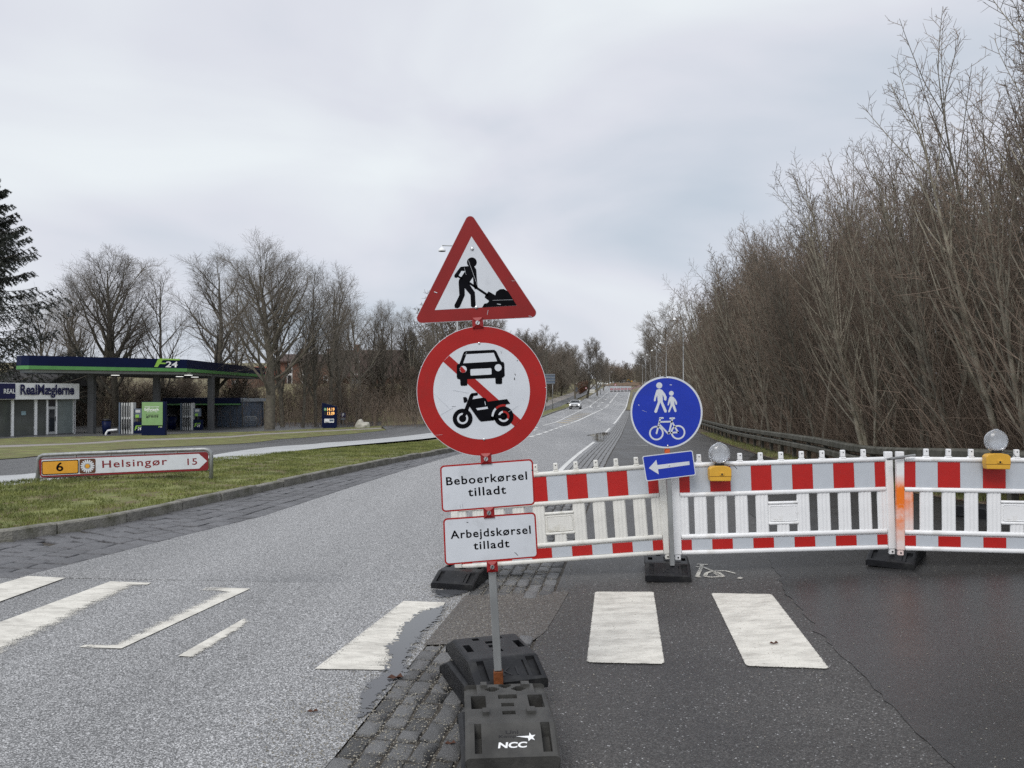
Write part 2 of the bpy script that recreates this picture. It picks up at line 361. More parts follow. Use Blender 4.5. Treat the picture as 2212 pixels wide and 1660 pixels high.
# ------------------------------------------------------------------ ground, roads, pavements
def sheet(name, X, Y, m, dz, parent=None, kind=True, zf=None):
    """grid of ground points (rows x cols) laid dz above the land form"""
    X = np.asarray(X, float); Y = np.asarray(Y, float); Z = g(X, Y) + dz
    r, c = X.shape; v = np.stack([X, Y, Z], -1).reshape(-1, 3)
    f = [(i * c + j, i * c + j + 1, (i + 1) * c + j + 1, (i + 1) * c + j) for i in range(r - 1) for j in range(c - 1)]
    o = ob(name, pyme(name, v, f, True), m, parent)
    if kind and parent is None: struct(o)
    return o
def band(name, Ys, ul, ur, nc, m, dz, parent=None):
    """strip along the road between two offsets from the carriageway edge (left, right)"""
    Ys = np.asarray(Ys, float); a = np.array([ul(y) if callable(ul) else ul for y in Ys]); b = np.array([ur(y) if callable(ur) else ur for y in Ys])
    t = np.linspace(0, 1, nc); U = a[:, None] * (1 - t) + b[:, None] * t; YY = np.repeat(Ys[:, None], nc, 1)
    return sheet(name, U + E(YY), YY, m, dz, parent)
def resample(P, n):
    P = np.array([(p[0], p[1]) for p in P]); d = np.r_[0, np.cumsum(np.hypot(*np.diff(P, axis=0).T))]; t = np.linspace(0, d[-1], n)
    return np.stack([np.interp(t, d, P[:, 0]), np.interp(t, d, P[:, 1])], 1)
def between(name, A, B, m, dz, n=60, nc=8, parent=None):
    A = resample(A, n); B = resample(B, n); t = np.linspace(0, 1, nc)[None, :, None]; G = A[:, None] * (1 - t) + B[:, None] * t
    return sheet(name, G[..., 0], G[..., 1], m, dz, parent)
def pts(*px): return [gp(*p) for p in px]
def pl(*k):
    xs, ys = zip(*k); return lambda y: float(np.interp(y, xs, ys))

Yr = np.r_[np.arange(-12, 60, 1.0), np.arange(60, 430, 3.0), np.geomspace(430, 1400, 20)]
ul = np.r_[-np.geomspace(900, 62, 14), np.arange(-60, -12, 3.0), np.arange(-12, 12, 1.0), np.arange(12, 60, 3.0), np.geomspace(60, 900, 14)]
UU, YY = np.meshgrid(ul, Yr); sheet('ground', UU + E(YY), YY, M_SOIL, -.09)

Yn = np.r_[np.arange(-8, 40, .5), np.arange(40, 80, 1.0), np.arange(80, 430, 3.0)]
road_left = pl((-12, -14), (6.97, -14), (7.0, -4.14), (8, -3.98), (9, -3.85), (10.5, -3.61), (20.2, -3.55), (26, -3.6), (30, -4.4), (34, -6.0), (42, -6.9), (60, -7.7), (83, -8.5), (143, -10.3), (430, -10.6))
Ym = np.unique(np.r_[Yn, 6.97, 7.0])
main_road = band('main_road', Ym, road_left, 0, 14, M_ROAD, 0)
# right side: damp path, newer asphalt, setts, patch
seam = pl((-8, 2.85), (3.3, 2.8), (6.4, 2.66), (9, 2.9), (16, 3.4), (26, 5.5))
band('cycle_path', np.r_[np.arange(-8, 40, .5), np.arange(40, 240, 2.0)], .76, pl((-8, 3.2), (3.3, 3.2), (6.4, 3.1), (9, 3.3), (16, 3.7), (26, 5.5), (240, 5.5)), 10, M_PATH, 0)
_r = np.random.default_rng(4); _sw = dict((round(float(y), 2), float(_r.normal(0, .012))) for y in np.r_[np.arange(-8, 9, .08), np.arange(9, 26.1, .5)])
band('new_asphalt', np.r_[np.arange(-8, 9, .08), np.arange(9, 26.1, .5)], lambda y: seam(y) + .015 * math.sin(y * 2.1) + .008 * math.sin(y * 5.7 + 1) + _sw.get(round(float(y), 2), 0), pl((-8, 12), (6, 8), (9, 6.4), (16, 5.7), (26, 5.5)), 10, M_NEW, .004)
band('sett_bed', np.r_[np.arange(-8, 40, .4), np.arange(40, 120, 2.0)], 0, .76, 4, M_GRIT, -.010)
band('asphalt_patch', np.arange(5.35, 6.66, .1), -.02, pl((5.3, .72), (5.5, .80), (6.0, .84), (6.66, .88)), 5, M_PATCH, .003)
band('leafy_verge', np.r_[np.arange(6, 60, 1.0), np.arange(60, 240, 3.0)], pl((6, 8), (9, 6.4), (16, 5.7), (26, 5.5), (240, 5.5)), 6.9, 4, mat('leafy_verge_soil', (.085, .062, .04), .9, .3, 5, col2=(.17, .125, .08), bump=.8, bscale=30, dirt=(.13, .15, .05), dirt_scale=2.5, dirt_pos=(.55, .7), detail=8), .012)
band('woodland_floor', np.r_[np.arange(-10, 60, 1.0), np.arange(60, 320, 4.0)], pl((-10, 12.), (6, 8), (9, 6.8), (320, 6.8)), 60, 24, M_LITTER, .006)

# left side: island with kerb, side road, verges, footpath, forecourt
isl_front = pl((8.3, -8.2), (8.42, -6.4), (8.6, -5.62), (9.65, -5.17), (11.87, -4.93), (22.6, -4.05), (28, -4.15), (30, -4.6), (31.5, -5.6))
isl_back = pl((8.3, -10.3), (13.8, -9.65), (18.8, -8.9), (29.5, -6.2), (31.5, -5.7))
Yi = np.r_[8.3, 8.36, 8.42, 8.5, 8.6, np.arange(8.8, 31.6, .3)]
island = band('grass_island', Yi, isl_back, lambda y: isl_front(y) - .13, 10, M_GRASS, .10)
for _i, _v in enumerate(island.data.vertices): _v.co.z -= .07 * (1 - min(1, (_i % 10) / 4))
a_side = pts((-300, 1046), (43, 1026.6), (458, 984.5), (700, 957), (930, 936), (1080, 921))
b_side = pts((-300, 1016), (43, 991), (458, 962.5), (600, 950), (760, 938), (835, 930), (930, 921), (1010, 913), (1080, 907))
i_back = pts((-300, 1077), (43, 1055.5), (458, 1001), (700, 968), (945, 945), (1090, 927))
between('side_road', a_side, b_side, M_SIDE, .004)
between('pale_side_lane', i_back, a_side, M_PALE, .008)
p_near = pts((-300, 985), (43, 966.5), (270, 954.5), (500, 946), (557, 940.5), (824, 927))
p_far = pts((-300, 979), (43, 961.5), (270, 950.5), (500, 942.6), (557, 937.5), (824, 924.5))
f_front = pts((-300, 955), (0, 949), (60, 945.5), (243, 942.8), (600, 931.4), (720, 925), (824, 920.5))
f_back = pts((-300, 918), (0, 917), (60, 916), (243, 915), (600, 913.5), (720, 912.5), (824, 911))
between('grass_verge', b_side[:6], p_near, M_GRASS, .02, nc=10)
between('footpath', p_near, p_far, M_FOOT, .012, nc=3)
between('grass_verge', p_far, f_front, M_GRASS, .02, nc=8)
between('forecourt', f_front, f_back, M_FORE, .004, nc=14)
between('access_road', pts((835, 930), (930, 921), (1010, 913)), pts((824, 920.5), (930, 915), (1010, 909)), M_SIDE, .006, n=20)
# along the far carriageway, left: kerb, grass, cycle track, footpath
Yf = np.arange(62, 150, 2.0); lf = lambda y: road_left(y)
Yg = np.r_[np.arange(62, 150, 2.0), np.arange(150, 330, 4.0)]
band('grass_verge', Yf, lambda y: lf(y) - 1.7, lambda y: lf(y) - .15, 3, M_GRASS, .11)
band('cycle_track', Yg, lambda y: lf(y) - 4.1, lambda y: lf(y) - 1.7, 3, M_SIDE, .1)
band('footpath', Yg, lambda y: lf(y) - 6.0, lambda y: lf(y) - 4.1, 3, M_FOOT, .1)
kv = []; kf = []
for i, y in enumerate(Yg):
    for du, h in ((0, -.05), (0, .12), (-.15, .12)):
        x = float(E(y)) + lf(y) + du; kv.append((x, y, gz(x, y) + h))
    if i:
        a = 3 * (i - 1); kf += [(a, a + 3, a + 4, a + 1), (a + 1, a + 4, a + 5, a + 2)]
struct(ob('kerb', pyme('kerb', kv, kf), M_KERB))

# kerb stones of the island, one by one
kerb = struct(ob('kerb', None)); rnd = random.Random(5)
kp = []
y = 8.3
cl_ = [(float(E(q)) + isl_front(q), q) for q in np.r_[np.linspace(8.3, 8.6, 12), np.linspace(8.65, 31.4, 200)]]
K_ = resample([(-9.2, 8.22)] + cl_, 1200); dK = np.r_[0, np.cumsum(np.hypot(*np.diff(K_, axis=0).T))]
kbed = []
d = 0.0
while d < dK[-1] - .5:
    ln = rnd.uniform(.85, 1.1); d1 = min(d + ln, dK[-1]); n = 5
    q = [np.array([np.interp(d + .008 + (d1 - d - .016) * i / (n - 1), dK, K_[:, 0]), np.interp(d + .008 + (d1 - d - .016) * i / (n - 1), dK, K_[:, 1])]) for i in range(n)]
    c0 = q[n // 2]; bm = bmesh.new(); rows = []
    h = .125 + rnd.uniform(-.014, .014); sh_ = rnd.uniform(-.012, .012)
    for i in range(n):
        t = q[min(i + 1, n - 1)] - q[max(i - 1, 0)]; t /= np.linalg.norm(t); nl = np.array([-t[1], t[0]])
        z0 = gz(*q[i]); row = []
        for du, hh in ((-.003, -.12), (0, h - .016), (.014, h), (.125, h), (.135, h - .012), (.135, -.12)):
            p = q[i] + nl * (du + sh_ + rnd.uniform(-.003, .003)); row.append(bm.verts.new((p[0] - c0[0], p[1] - c0[1], z0 + hh + rnd.uniform(-.003, .003))))
        rows.append(row)
    for i in range(n - 1):
        for j in range(5): bm.faces.new((rows[i][j], rows[i][j + 1], rows[i + 1][j + 1], rows[i + 1][j]))
    bm.faces.new(rows[0]); bm.faces.new(rows[-1][::-1])
    ob('kerb_stone', bmme(bm, 'kerb_stone'), M_KERB, kerb, (c0[0], c0[1], 0)); d = d1

# setts
def sett_mesh(seed, rough=1.0):
    r = random.Random(seed); bm = bmesh.new(); lay = []
    for z, k in ((-.08, 1.0), (-.014, 1.0), (-.004, .975), (.002, .90)):
        q = []
        for a, b in ((-1, -1), (-.33, -1), (.33, -1), (1, -1), (1, 0), (1, 1), (.33, 1), (-.33, 1), (-1, 1), (-1, 0)):
            q.append(bm.verts.new((a * .5 * k * (1 + r.uniform(-.06, .06) * rough), b * .5 * (1 - (1 - k) * 1.3) * (1 + r.uniform(-.07, .07) * rough), z + (r.uniform(-.004, .004) * rough if z > -.05 else 0))))
        lay.append(q)
    for A, B in zip(lay, lay[1:]):
        for i in range(10): bm.faces.new((A[i], A[(i + 1) % 10], B[(i + 1) % 10], B[i]))
    c = bm.verts.new((r.uniform(-.1, .1), 0, .007 * rough))
    for i in range(10): bm.faces.new((lay[-1][i], lay[-1][(i + 1) % 10], c))
    return bmme(bm, 'sett', True)
SETTS = [sett_mesh(i) for i in range(10)]; SETTF = [sett_mesh(50 + i, .5) for i in range(6)]
def lay_setts(name, Y0, Y1, ua, ub, cols, ln, meshes, m, limit, seed, wob=.012):
    """rows of setts along the road; the nearest ones are pieces, the far rest one joined part"""
    r = random.Random(seed); root = struct(ob(name, None)); items = []
    for c in range(cols):
        y = Y0 + r.uniform(-.2, 0)
        while y < Y1:
            l = ln * r.uniform(.65, 1.45); ym = y + l / 2; a, b = ua(ym), ub(ym); w = (b - a) / cols
            u = a + (c + .5) * w + r.uniform(-wob, wob) * .5; x = float(E(ym)) + u
            slope = ((float(E(y + l)) + ua(y + l)) - (float(E(y)) + ua(y))) / l
            items.append((ym, x, w - .011 - r.uniform(0, .010), l - .012, -math.atan(slope) + r.uniform(-.05, .05), r.uniform(-.007, .006))); y += l
    items.sort(); far = items[limit:]
    for ym, x, w, l, a, dz in items[:limit]:
        ob('sett', r.choice(meshes), m, root, (x, ym, gz(x, ym) + dz), (r.uniform(-.015, .015), r.uniform(-.015, .015), a), (w, l, 1))
    if far:
        V = []; Fc = []
        co = np.array([[-.5, -.5, -.02], [.5, -.5, -.02], [.5, .5, -.02], [-.5, .5, -.02], [-.45, -.46, .003], [.45, -.46, .003], [.45, .46, .003], [-.45, .46, .003]])
        for ym, x, w, l, a, dz in far:
            k = len(V); ca, sa = math.cos(a), math.sin(a); z = gz(x, ym)
            for q in co: V.append((x + q[0] * w * ca - q[1] * l * sa, ym + q[0] * w * sa + q[1] * l * ca, z + q[2] + dz * .5))
            Fc += [(k + 4, k + 5, k + 6, k + 7)] + [(k + i, k + (i + 1) % 4, k + 4 + (i + 1) % 4, k + 4 + i) for i in range(4)]
        stuff(ob('sett_paving', pyme('setts', V, Fc), m, root))
    return root
M_SETT.node_tree.nodes['Principled BSDF'].inputs['Roughness'].default_value = .45
lay_setts('sett_strip', 2.3, 5.32, pl((0, .0), (9, .0)), pl((0, .74), (9, .74)), 6, .165, SETTS, M_SETT, 300, 1)
lay_setts('sett_strip', 6.64, 110, pl((0, 0.), (200, 0.)), pl((0, .74), (200, .74)), 6, .18, SETTS, M_SETT, 290, 2)
band('sett_bed', np.r_[6.98, 7.0, np.arange(7.2, 27.6, .3)], lambda y: (isl_front(y) if y > 8.3 else -9), lambda y: road_left(max(y, 7.0)), 8, M_GRIT, -.02)
lay_setts('sett_strip', 7.02, 27, lambda y: (isl_front(y) + .01 if y > 8.5 else isl_front(8.6) - .0), road_left, 5, .2, SETTF, M_SETT2, 290, 3, .006)
lay_setts('sett_strip', 6.98, 8.25, lambda y: -8.4, lambda y: isl_front(8.6) - .02, 12, .22, SETTF, M_SETT2, 300, 4, .006)

# painted markings
def worn_paint(name='worn_white_paint', attr='wear', col=(.80, .77, .69), dirt=(.36, .34, .30), soft=.07, fine=110):
    m = bpy.data.materials.new(name); m.use_nodes = True; t = m.node_tree; N = t.nodes; K = t.links.new; p = N['Principled BSDF']; p.inputs['Roughness'].default_value = .6
    at_ = N.new('ShaderNodeAttribute'); at_.attribute_name = attr; tcn = N.new('ShaderNodeTexCoord')
    def noise(sc, stretch=(1, 1, 1), det=4, ro=.5):
        n = N.new('ShaderNodeTexNoise'); n.inputs['Scale'].default_value = sc; n.inputs['Detail'].default_value = det; n.inputs['Roughness'].default_value = ro
        mp_ = N.new('ShaderNodeMapping'); mp_.inputs['Scale'].default_value = stretch; K(tcn.outputs['Object'], mp_.inputs['Vector']); K(mp_.outputs['Vector'], n.inputs['Vector']); return n.outputs['Fac']
    def math_(op, a, b):
        n = N.new('ShaderNodeMath'); n.operation = op
        for i, v in enumerate((a, b)):
            if isinstance(v, (int, float)): n.inputs[i].default_value = v
            else: K(v, n.inputs[i])
        return n.outputs[0]
    h = math_('ADD', math_('MULTIPLY', noise(fine, det=2), .62), math_('MULTIPLY', noise(11, (1, 2.5, 1)), .38))
    mr = N.new('ShaderNodeMapRange'); mr.inputs['From Min'].default_value = -soft; mr.inputs['From Max'].default_value = soft; K(math_('SUBTRACT', h, at_.outputs['Fac']), mr.inputs['Value'])
    K(mr.outputs['Result'], p.inputs['Alpha'])
    dn = N.new('ShaderNodeMapRange'); dn.inputs['From Min'].default_value = .43; dn.inputs['From Max'].default_value = .72; dn.inputs['To Max'].default_value = .8; K(noise(5, (.9, 2.0, 1), 8, .7), dn.inputs['Value'])
    d2 = N.new('ShaderNodeMapRange'); d2.inputs['From Min'].default_value = .62; d2.inputs['From Max'].default_value = .68; K(noise(70, (1, 1, 1), 3), d2.inputs['Value'])
    mx_ = N.new('ShaderNodeMix'); mx_.data_type = 'RGBA'; mx_.inputs['A'].default_value = (*col, 1); mx_.inputs['B'].default_value = (*dirt, 1); K(math_('MAXIMUM', dn.outputs['Result'], math_('MULTIPLY', d2.outputs['Result'], .8)), mx_.inputs['Factor']); K(mx_.outputs['Result'], p.inputs['Base Color'])
    return m
M_WORN = worn_paint()
def stripe(c4, wear=None, m=None, n=40, k=24, dz=.006, parent=None, name='zebra_stripe'):
    """c4: ground points far-left, far-right, near-right, near-left; wear(s, t) 0 = whole, 1 = gone (s across, t near->far 1..0)"""
    A, B, C, D = [np.array(q[:2]) for q in c4]; s_ = np.linspace(0, 1, k)[None, :, None]; t_ = np.linspace(0, 1, n)[:, None, None]
    G = (A * (1 - s_) + B * s_) * (1 - t_) + (D * (1 - s_) + C * s_) * t_
    o = sheet(name, G[..., 0], G[..., 1], m or M_WORN, dz, parent or main_road)
    if wear:
        at_ = o.data.attributes.new('wear', 'FLOAT', 'POINT'); at_.data.foreach_set('value', [float(wear(s, t)) for t in np.linspace(0, 1, n) for s in np.linspace(0, 1, k)])
    return o
rough_edge = lambda s, t: .14 + .36 * (max(abs(s - .5) * 2 - .92, 0) / .08 + max(abs(t - .5) * 2 - .985, 0) / .015)
path_o = bpy.data.objects['cycle_path']
stripe(pts((1285, 1280), (1412, 1280), (1436, 1437), (1267, 1433)), lambda s, t: rough_edge(s, t), parent=path_o, n=60, k=50)
stripe(pts((1536, 1283), (1667, 1285), (1792, 1447), (1612, 1441)), lambda s, t: rough_edge(s, t), parent=path_o, n=60, k=50)
stripe(pts((872, 1300), (962, 1303), (868, 1450), (680, 1447)), lambda s, t: .22 + .75 * max(0, s - .40) + max(0, .28 - s) * .85 - (.5 if abs(t - .27) < .022 and .3 < s < .95 else 0) - (.6 if abs(t - .68) < .028 and .3 < s < .92 else 0) - (.6 if t > .965 else 0) - (.25 if t < .12 else 0), n=70, k=40)
stripe(pts((590, 1302), (690, 1303), (560, 1432), (385, 1419)), lambda s, t: .80 - .9 * max(0, 1 - s / .26) * min(1, max(0, (t - .3) * 5)), n=60, k=40)
stripe(pts((437, 1270), (541, 1273), (262, 1403), (110, 1398)), lambda s, t: .80 - .62 * max(0, (s - .35 - .35 * t) / (.65 - .35 * t)) - .3 * (t < .06) * (s > .1) - .22 * (s > .93) - .4 * (t > .97) * (s > .4), n=70, k=50)
stripe(pts((238, 1257.5), (327, 1260.5), (-30, 1432), (-200, 1420)), lambda s, t: .10 + .95 * max(0, s - .22 - .25 * t) - .55 * (t < .035), n=70, k=50)
stripe(pts((60, 1246), (141, 1250), (-230, 1385), (-380, 1370)), lambda s, t: .18 + .12 * s, n=50, k=30)
def painted(name, pl_, w, dz=.007, m=M_LINE, close=False):
    """painted line of width w along ground points"""
    P = resample(pl_, max(2, int(len(pl_) * 6))); T = np.gradient(P, axis=0); T /= np.linalg.norm(T, axis=1)[:, None] + 1e-9; Nn = np.stack([-T[:, 1], T[:, 0]], 1)
    w_ = np.asarray(w).reshape(-1, 1) if np.ndim(w) else w
    L_, R_ = P + Nn * w_ / 2, P - Nn * w_ / 2
    X = np.stack([L_[:, 0], R_[:, 0]], 1); Y = np.stack([L_[:, 1], R_[:, 1]], 1)
    return sheet(name, X, Y, m, dz, main_road)
def uline(name, u, Y0, Y1, w, step=2.0, m=M_LINE):
    q = np.arange(Y0, Y1 + .01, step if Y1 - Y0 > step * 2 else (Y1 - Y0) / 2); return painted(name, [(float(E(y)) + (u(y) if callable(u) else u), y) for y in q], w, m=m)
uline('edge_line', -.17, 12.5, 32, .11); uline('edge_line', -.17, 39, 50, .12); uline('edge_line', -.17, 58, 232, .14)
lane = pl((24, -3.5), (60, -3.55), (100, -3.7), (300, -3.7)); lane2 = pl((24, -4.2), (50, -5.0), (62, -5.0), (80, -5.6), (125, -6.9), (300, -6.9))
y = 24.5
while y < 60: uline('lane_dash', lane, y, y + 1.9, .2); y += 2.9
uline('lane_line', lane, 62, 122, .2); uline('lane_line', lane2, 54, 232, .14)
y = 128
while y < 150: uline('lane_dash', lane, y, y + 1.6, .4); y += 3.2
uline('lane_line', lane, 156, 232, .2)
painted('lane_line', [(float(E(a)) + b, a) for a, b in ((122, -3.7), (126, -4.3), (129, -5.6), (136, -6.5), (146, -6.9))], .22)
M_BUFF = mat('faded_buff_hatching', (.42, .36, .26), .7, .2, 2)
for k in range(7):
    y = 60 + k * 5.5; ql = lane2(y + 1) + .3
    painted('hatching', [(float(E(y)) + -3.9, y), (float(E(y + 3)) + ql, y + 3)], .7, m=M_BUFF)
for k in range(5):
    y = 140 + k * 17; painted('lane_arrow', [(float(E(y)) - 5.4, y), (float(E(y + 3)) - 5.2, y + 3)], .5)
for k in range(2): uline('lane_dash', pl((0, -4.6 - k * .4), (100, -4.6 - k * .4)), 45 + 4 * k, 46.5 + 4 * k, .3)
cB = crop(1560, 1020, 4.368)
for a, b in (((1490, 1240), (1565, 1240)), ((1570, 1430), (1750, 1430))):   # short cross lines on the path
    painted('path_line', [gp(*cB(*a)), gp(*cB(*b))], .09)
# worn bicycle symbol on the path by the middle foot
c7 = crop(2050, 1280, 3.16)
def symbol_line(*p, w=.035): 
    o = painted('bicycle_symbol', [gp(*c7(*q)) for q in p], w, m=M_WORN); at_ = o.data.attributes.new('wear', 'FLOAT', 'POINT'); at_.data.foreach_set('value', [.47] * len(o.data.vertices))
symbol_line((185, 1352), (285, 1356)); symbol_line((230, 1356), (215, 1400), (180, 1476), (215, 1474)); symbol_line((170, 1378), (250, 1384), (330, 1418), (395, 1470), w=.03)
symbol_line((255, 1470), (270, 1440), (330, 1418)); symbol_line((255, 1470), (310, 1478), (435, 1472), (400, 1440), (330, 1420), w=.03); symbol_line((330, 1420), (450, 1416), (550, 1442), w=.025); symbol_line((585, 1492), (600, 1480), w=.04)

# puddles
M_WATER = worn_paint('puddle_water', 'dry', (.085, .088, .095), (.085, .088, .095), .03, 40); _p = M_WATER.node_tree.nodes['Principled BSDF']; _p.inputs['Roughness'].default_value = .04; _p.inputs['Specular IOR Level'].default_value = .6
def puddle(name, px, dz=.009, edge=.10):
    """shallow water: a grid over the outline, ragged towards its edge"""
    P = np.array([tuple(gp(*q))[:2] for q in px]); Q = np.roll(P, -1, 0); lo_, hi_ = P.min(0) - edge, P.max(0) + edge; nx, ny = 60, 90
    X, Y = np.meshgrid(np.linspace(lo_[0], hi_[0], nx), np.linspace(lo_[1], hi_[1], ny)); pt = np.stack([X, Y], -1).reshape(-1, 1, 2)
    d = Q - P; t = np.clip(((pt - P) * d).sum(-1) / (d ** 2).sum(-1), 0, 1); dist = np.linalg.norm(pt - (P + t[..., None] * d), axis=-1).min(1)
    x, y = pt[:, 0, 0][:, None], pt[:, 0, 1][:, None]; cr = ((P[:, 1] > y) != (Q[:, 1] > y)) & (x < (Q[:, 0] - P[:, 0]) * (y - P[:, 1]) / (Q[:, 1] - P[:, 1] + 1e-12) + P[:, 0]); inside = cr.sum(1) % 2 == 1
    o = sheet(name, X, Y, M_WATER, dz); a_ = o.data.attributes.new('dry', 'FLOAT', 'POINT'); a_.data.foreach_set('value', np.where(inside, .56 - dist / edge * .5, .5 + dist / edge * .6).astype(np.float32))
c7b = crop(700, 1650, 2.458)
puddle('puddle', [c7b(*q) for q in ((1600, 440), (1545, 555), (1440, 640), (1340, 780), (1290, 900), (1310, 970), (1200, 1030), (1070, 1170), (970, 1280), (900, 1340), (950, 1150), (1010, 1030), (1130, 960), (1180, 850), (1150, 760), (1230, 690), (1260, 600), (1400, 500))])
puddle('puddle', [c7b(*q) for q in ((1490, 335), (1600, 330), (1760, 340), (1700, 372), (1600, 392), (1530, 385))])
puddle('puddle', edge=.5, px=[cB(*q) for q in ((935, 1297), (1050, 1274), (1160, 1258), (1232, 1262), (1180, 1340), (1130, 1388), (1080, 1385), (1015, 1345), (1040, 1315))])

# ------------------------------------------------------------------ rubber base weights
def foot_mesh(kind):
    """moulded base: a 1 cm height grid with sloped ends, recesses, grips and holes"""
    HL, HW, H = .36, .2, .13; n, k = 72, 40; step = .01
    def prof(y):
        a = abs(y)
        if kind == 'compact': return H - (-.2 - y) / .16 * .075 if y < -.2 else H - max(0, y - .255) / .105 * .06
        return H if a < .185 else H - (a - .185) / (HL - .185) * (H - .055)
    def dep(x, y):
        ax = abs(x)
        if kind == 'wide':
            if ax > .13 and abs(y) < .065: return 0 if ax > .17 else .10          # side grips with a rounded bar outside
            if ax < .03 and min(abs(y - q) for q in (-.08, 0, .07)) < .022: return .11
            if .05 < ax < .09 and abs(y - .14) < .018: return .09
            if y < -.2 and .12 < ax < .165 and y > -.34: return .02
            if y < -.215 and ax < .095 and y > -.325 and (ax > .087 or y > -.223): return .008
            if y > .2 and .12 < ax < .165 and y < .34: return .02
        else:
            if ax > .10 and -.04 < y < .11: return 0 if ax > .17 else .115
            if x * x + (y - .235) ** 2 < .031 ** 2 or (ax - .065) ** 2 + (y - .19) ** 2 < .031 ** 2: return .10
            if ax < .045 and .075 < y < .125: return .115
            if ax < .032 and (-.015 < y < .025 or -.105 < y < -.065): return .115
            if .085 < ax < .125 and (abs(y - .235) < .025 or abs(y + .085) < .025): return -.014
            if ax > .14 and .13 < y < .26: return .02
            if y < -.2 and .125 < ax < .165 and y > -.34: return .065
        return 0
    bm = bmesh.new(); D = {}
    for i in range(k):
        for j in range(n): D[i, j] = dep(-HW + (i + .5) * step, -HL + (j + .5) * step)
    vc = {}
    def V(x, y, z):
        q = (round(x, 4), round(y, 4), round(z, 4))
        if q not in vc: vc[q] = bm.verts.new(q)
        return vc[q]
    def Fa(*p):
        q = []
        for v in p:
            if v not in q: q.append(v)
        if len(q) > 2:
            try: bm.faces.new(q)
            except ValueError: pass
    def edge_round(x, y):
        a = min(HW - abs(x), .02); return -.012 * (1 - a / .02) ** 2 if a < .02 else 0
    def T(x, y, d): return V(x, y, max(prof(y) + edge_round(x, y) - d, .005))
    for i in range(k):
        for j in range(n):
            x0, y0 = -HW + i * step, -HL + j * step; x1, y1 = x0 + step, y0 + step; d = D[i, j]
            Fa(T(x0, y0, d), T(x1, y0, d), T(x1, y1, d), T(x0, y1, d))
            if i + 1 < k and D[i + 1, j] != d: e_ = D[i + 1, j]; Fa(T(x1, y0, d), T(x1, y1, d), T(x1, y1, e_), T(x1, y0, e_))
            if j + 1 < n and D[i, j + 1] != d: e_ = D[i, j + 1]; Fa(T(x0, y1, d), T(x1, y1, d), T(x1, y1, e_), T(x0, y1, e_))
            if i == 0: Fa(V(x0 + .008, y0, 0), V(x0 + .008, y1, 0), T(x0, y1, d), T(x0, y0, d))
            if i == k - 1: Fa(V(x1 - .008, y0, 0), V(x1 - .008, y1, 0), T(x1, y1, d), T(x1, y0, d))
            if j == 0: Fa(V(x0, y0 + .006, 0), V(x1, y0 + .006, 0), T(x1, y0, d), T(x0, y0, d))
            if j == n - 1: Fa(V(x0, y1 - .006, 0), V(x1, y1 - .006, 0), T(x1, y1, d), T(x0, y1, d))
    return bmme(bm, 'base_weight_' + kind)
FOOTW, FOOTC = foot_mesh('wide'), foot_mesh('compact')
def foot(label, x, y, rz, z=None, me=FOOTW, m=M_RUBBER, mark=None, tilt=(0, 0)):
    o = thing('base_weight', label, 'base weight', (x, y, (gz(x, y) if z is None else z) + .002), (tilt[0], tilt[1], rz), 'rubber base weights')
    b = ob('rubber_block', me, m, o)
    for s in (-1, 1): ob('grip_bar', tube([(s * .182, -.075, .10), (s * .182, 0, .108), (s * .182, .075, .10)], .016, 8), m, o)
    return o
def slope_text(body, root, x0, x1, y, h, m, off=.02, slant=0, lift=.0012):
    """lettering lying on the sloped front of a base weight; y = distance of the baseline down the slope"""
    sl_ = math.atan(.075 / .16)
    o = lettering(body, 'lettering', m, root, (x0, y), (x1, y), h, 0, off, slant=slant)
    o.location = (0, -.36, .055 + lift); o.rotation_euler = (-(math.pi / 2 - sl_), 0, 0); return o
gz4 = gz(-.05, 4.0)
for (x, y, rz, lay, lab, me, m) in (
    (-.02, 3.67, .10, 0, 'black rubber base weight squashed under the dusty one with white lettering', FOOTW, M_RUBBER),
    (-.105, 4.45, .34, 0, 'lower black rubber base weight of the pair behind the sign pole', FOOTW, M_RUBBER),
    (-.105, 4.43, .31, 1, 'upper black rubber base weight of the pair behind the sign pole', FOOTW, M_RUBBER)):
    o = foot(lab, x - (.03 if lay == 0 else 0), y, rz, gz4 + .132 * lay, me, m)
    if lay and 'behind' in lab: slope_text('K1', o, -.04, .05, .045, .06, M_DARK, .0)
fr = foot('dusty grey rubber base weight with white lettering and star, in front of the sign pole', -.02, 3.60, .07, gz4 + .132, FOOTC, M_RUBBERG)
slope_text('NCC', fr, -.062, .06, .045, .03, M_WPAINT, .035, slant=.18)
slope_text('Uni', fr, -.025, .03, .118, .018, M_DARK, .01); slope_text('Kompakt', fr, -.055, .06, .094, .019, M_DARK, .01)
star = []
for i in range(10):
    a = math.pi / 2 + i * math.pi / 5 + .15; r_ = .024 if i % 2 == 0 else .0095; star.append((.082 + r_ * math.cos(a), .098 + r_ * math.sin(a)))
star[2:4] = [(.018, .103), (.07, .093)]
so_ = ob('star_logo', slab([star], 0, .0008), M_WPAINT, fr, (0, -.36, .0565), (-(math.pi / 2 - math.atan(.075 / .16)), 0, 0))
pm = gp(1457, 1258); fm = foot('black rubber base weight under the blue sign between the two barriers', pm.x, pm.y + .345, -.16)
slope_text('K1', fm, -.045, .05, .05, .06, M_DARK, 0)
pm = gp(988, 1276); foot('black rubber base weight standing in the puddle at the gutter', pm.x + .05, pm.y + .35, -.28)
foot('black rubber base weight turned askew under the joint of the right barriers', 3.60, 7.22, -.62)
pm = gp(2125, 1122); foot('black rubber base weight lying behind the orange stained barrier', pm.x + .1, pm.y + .2, .5)

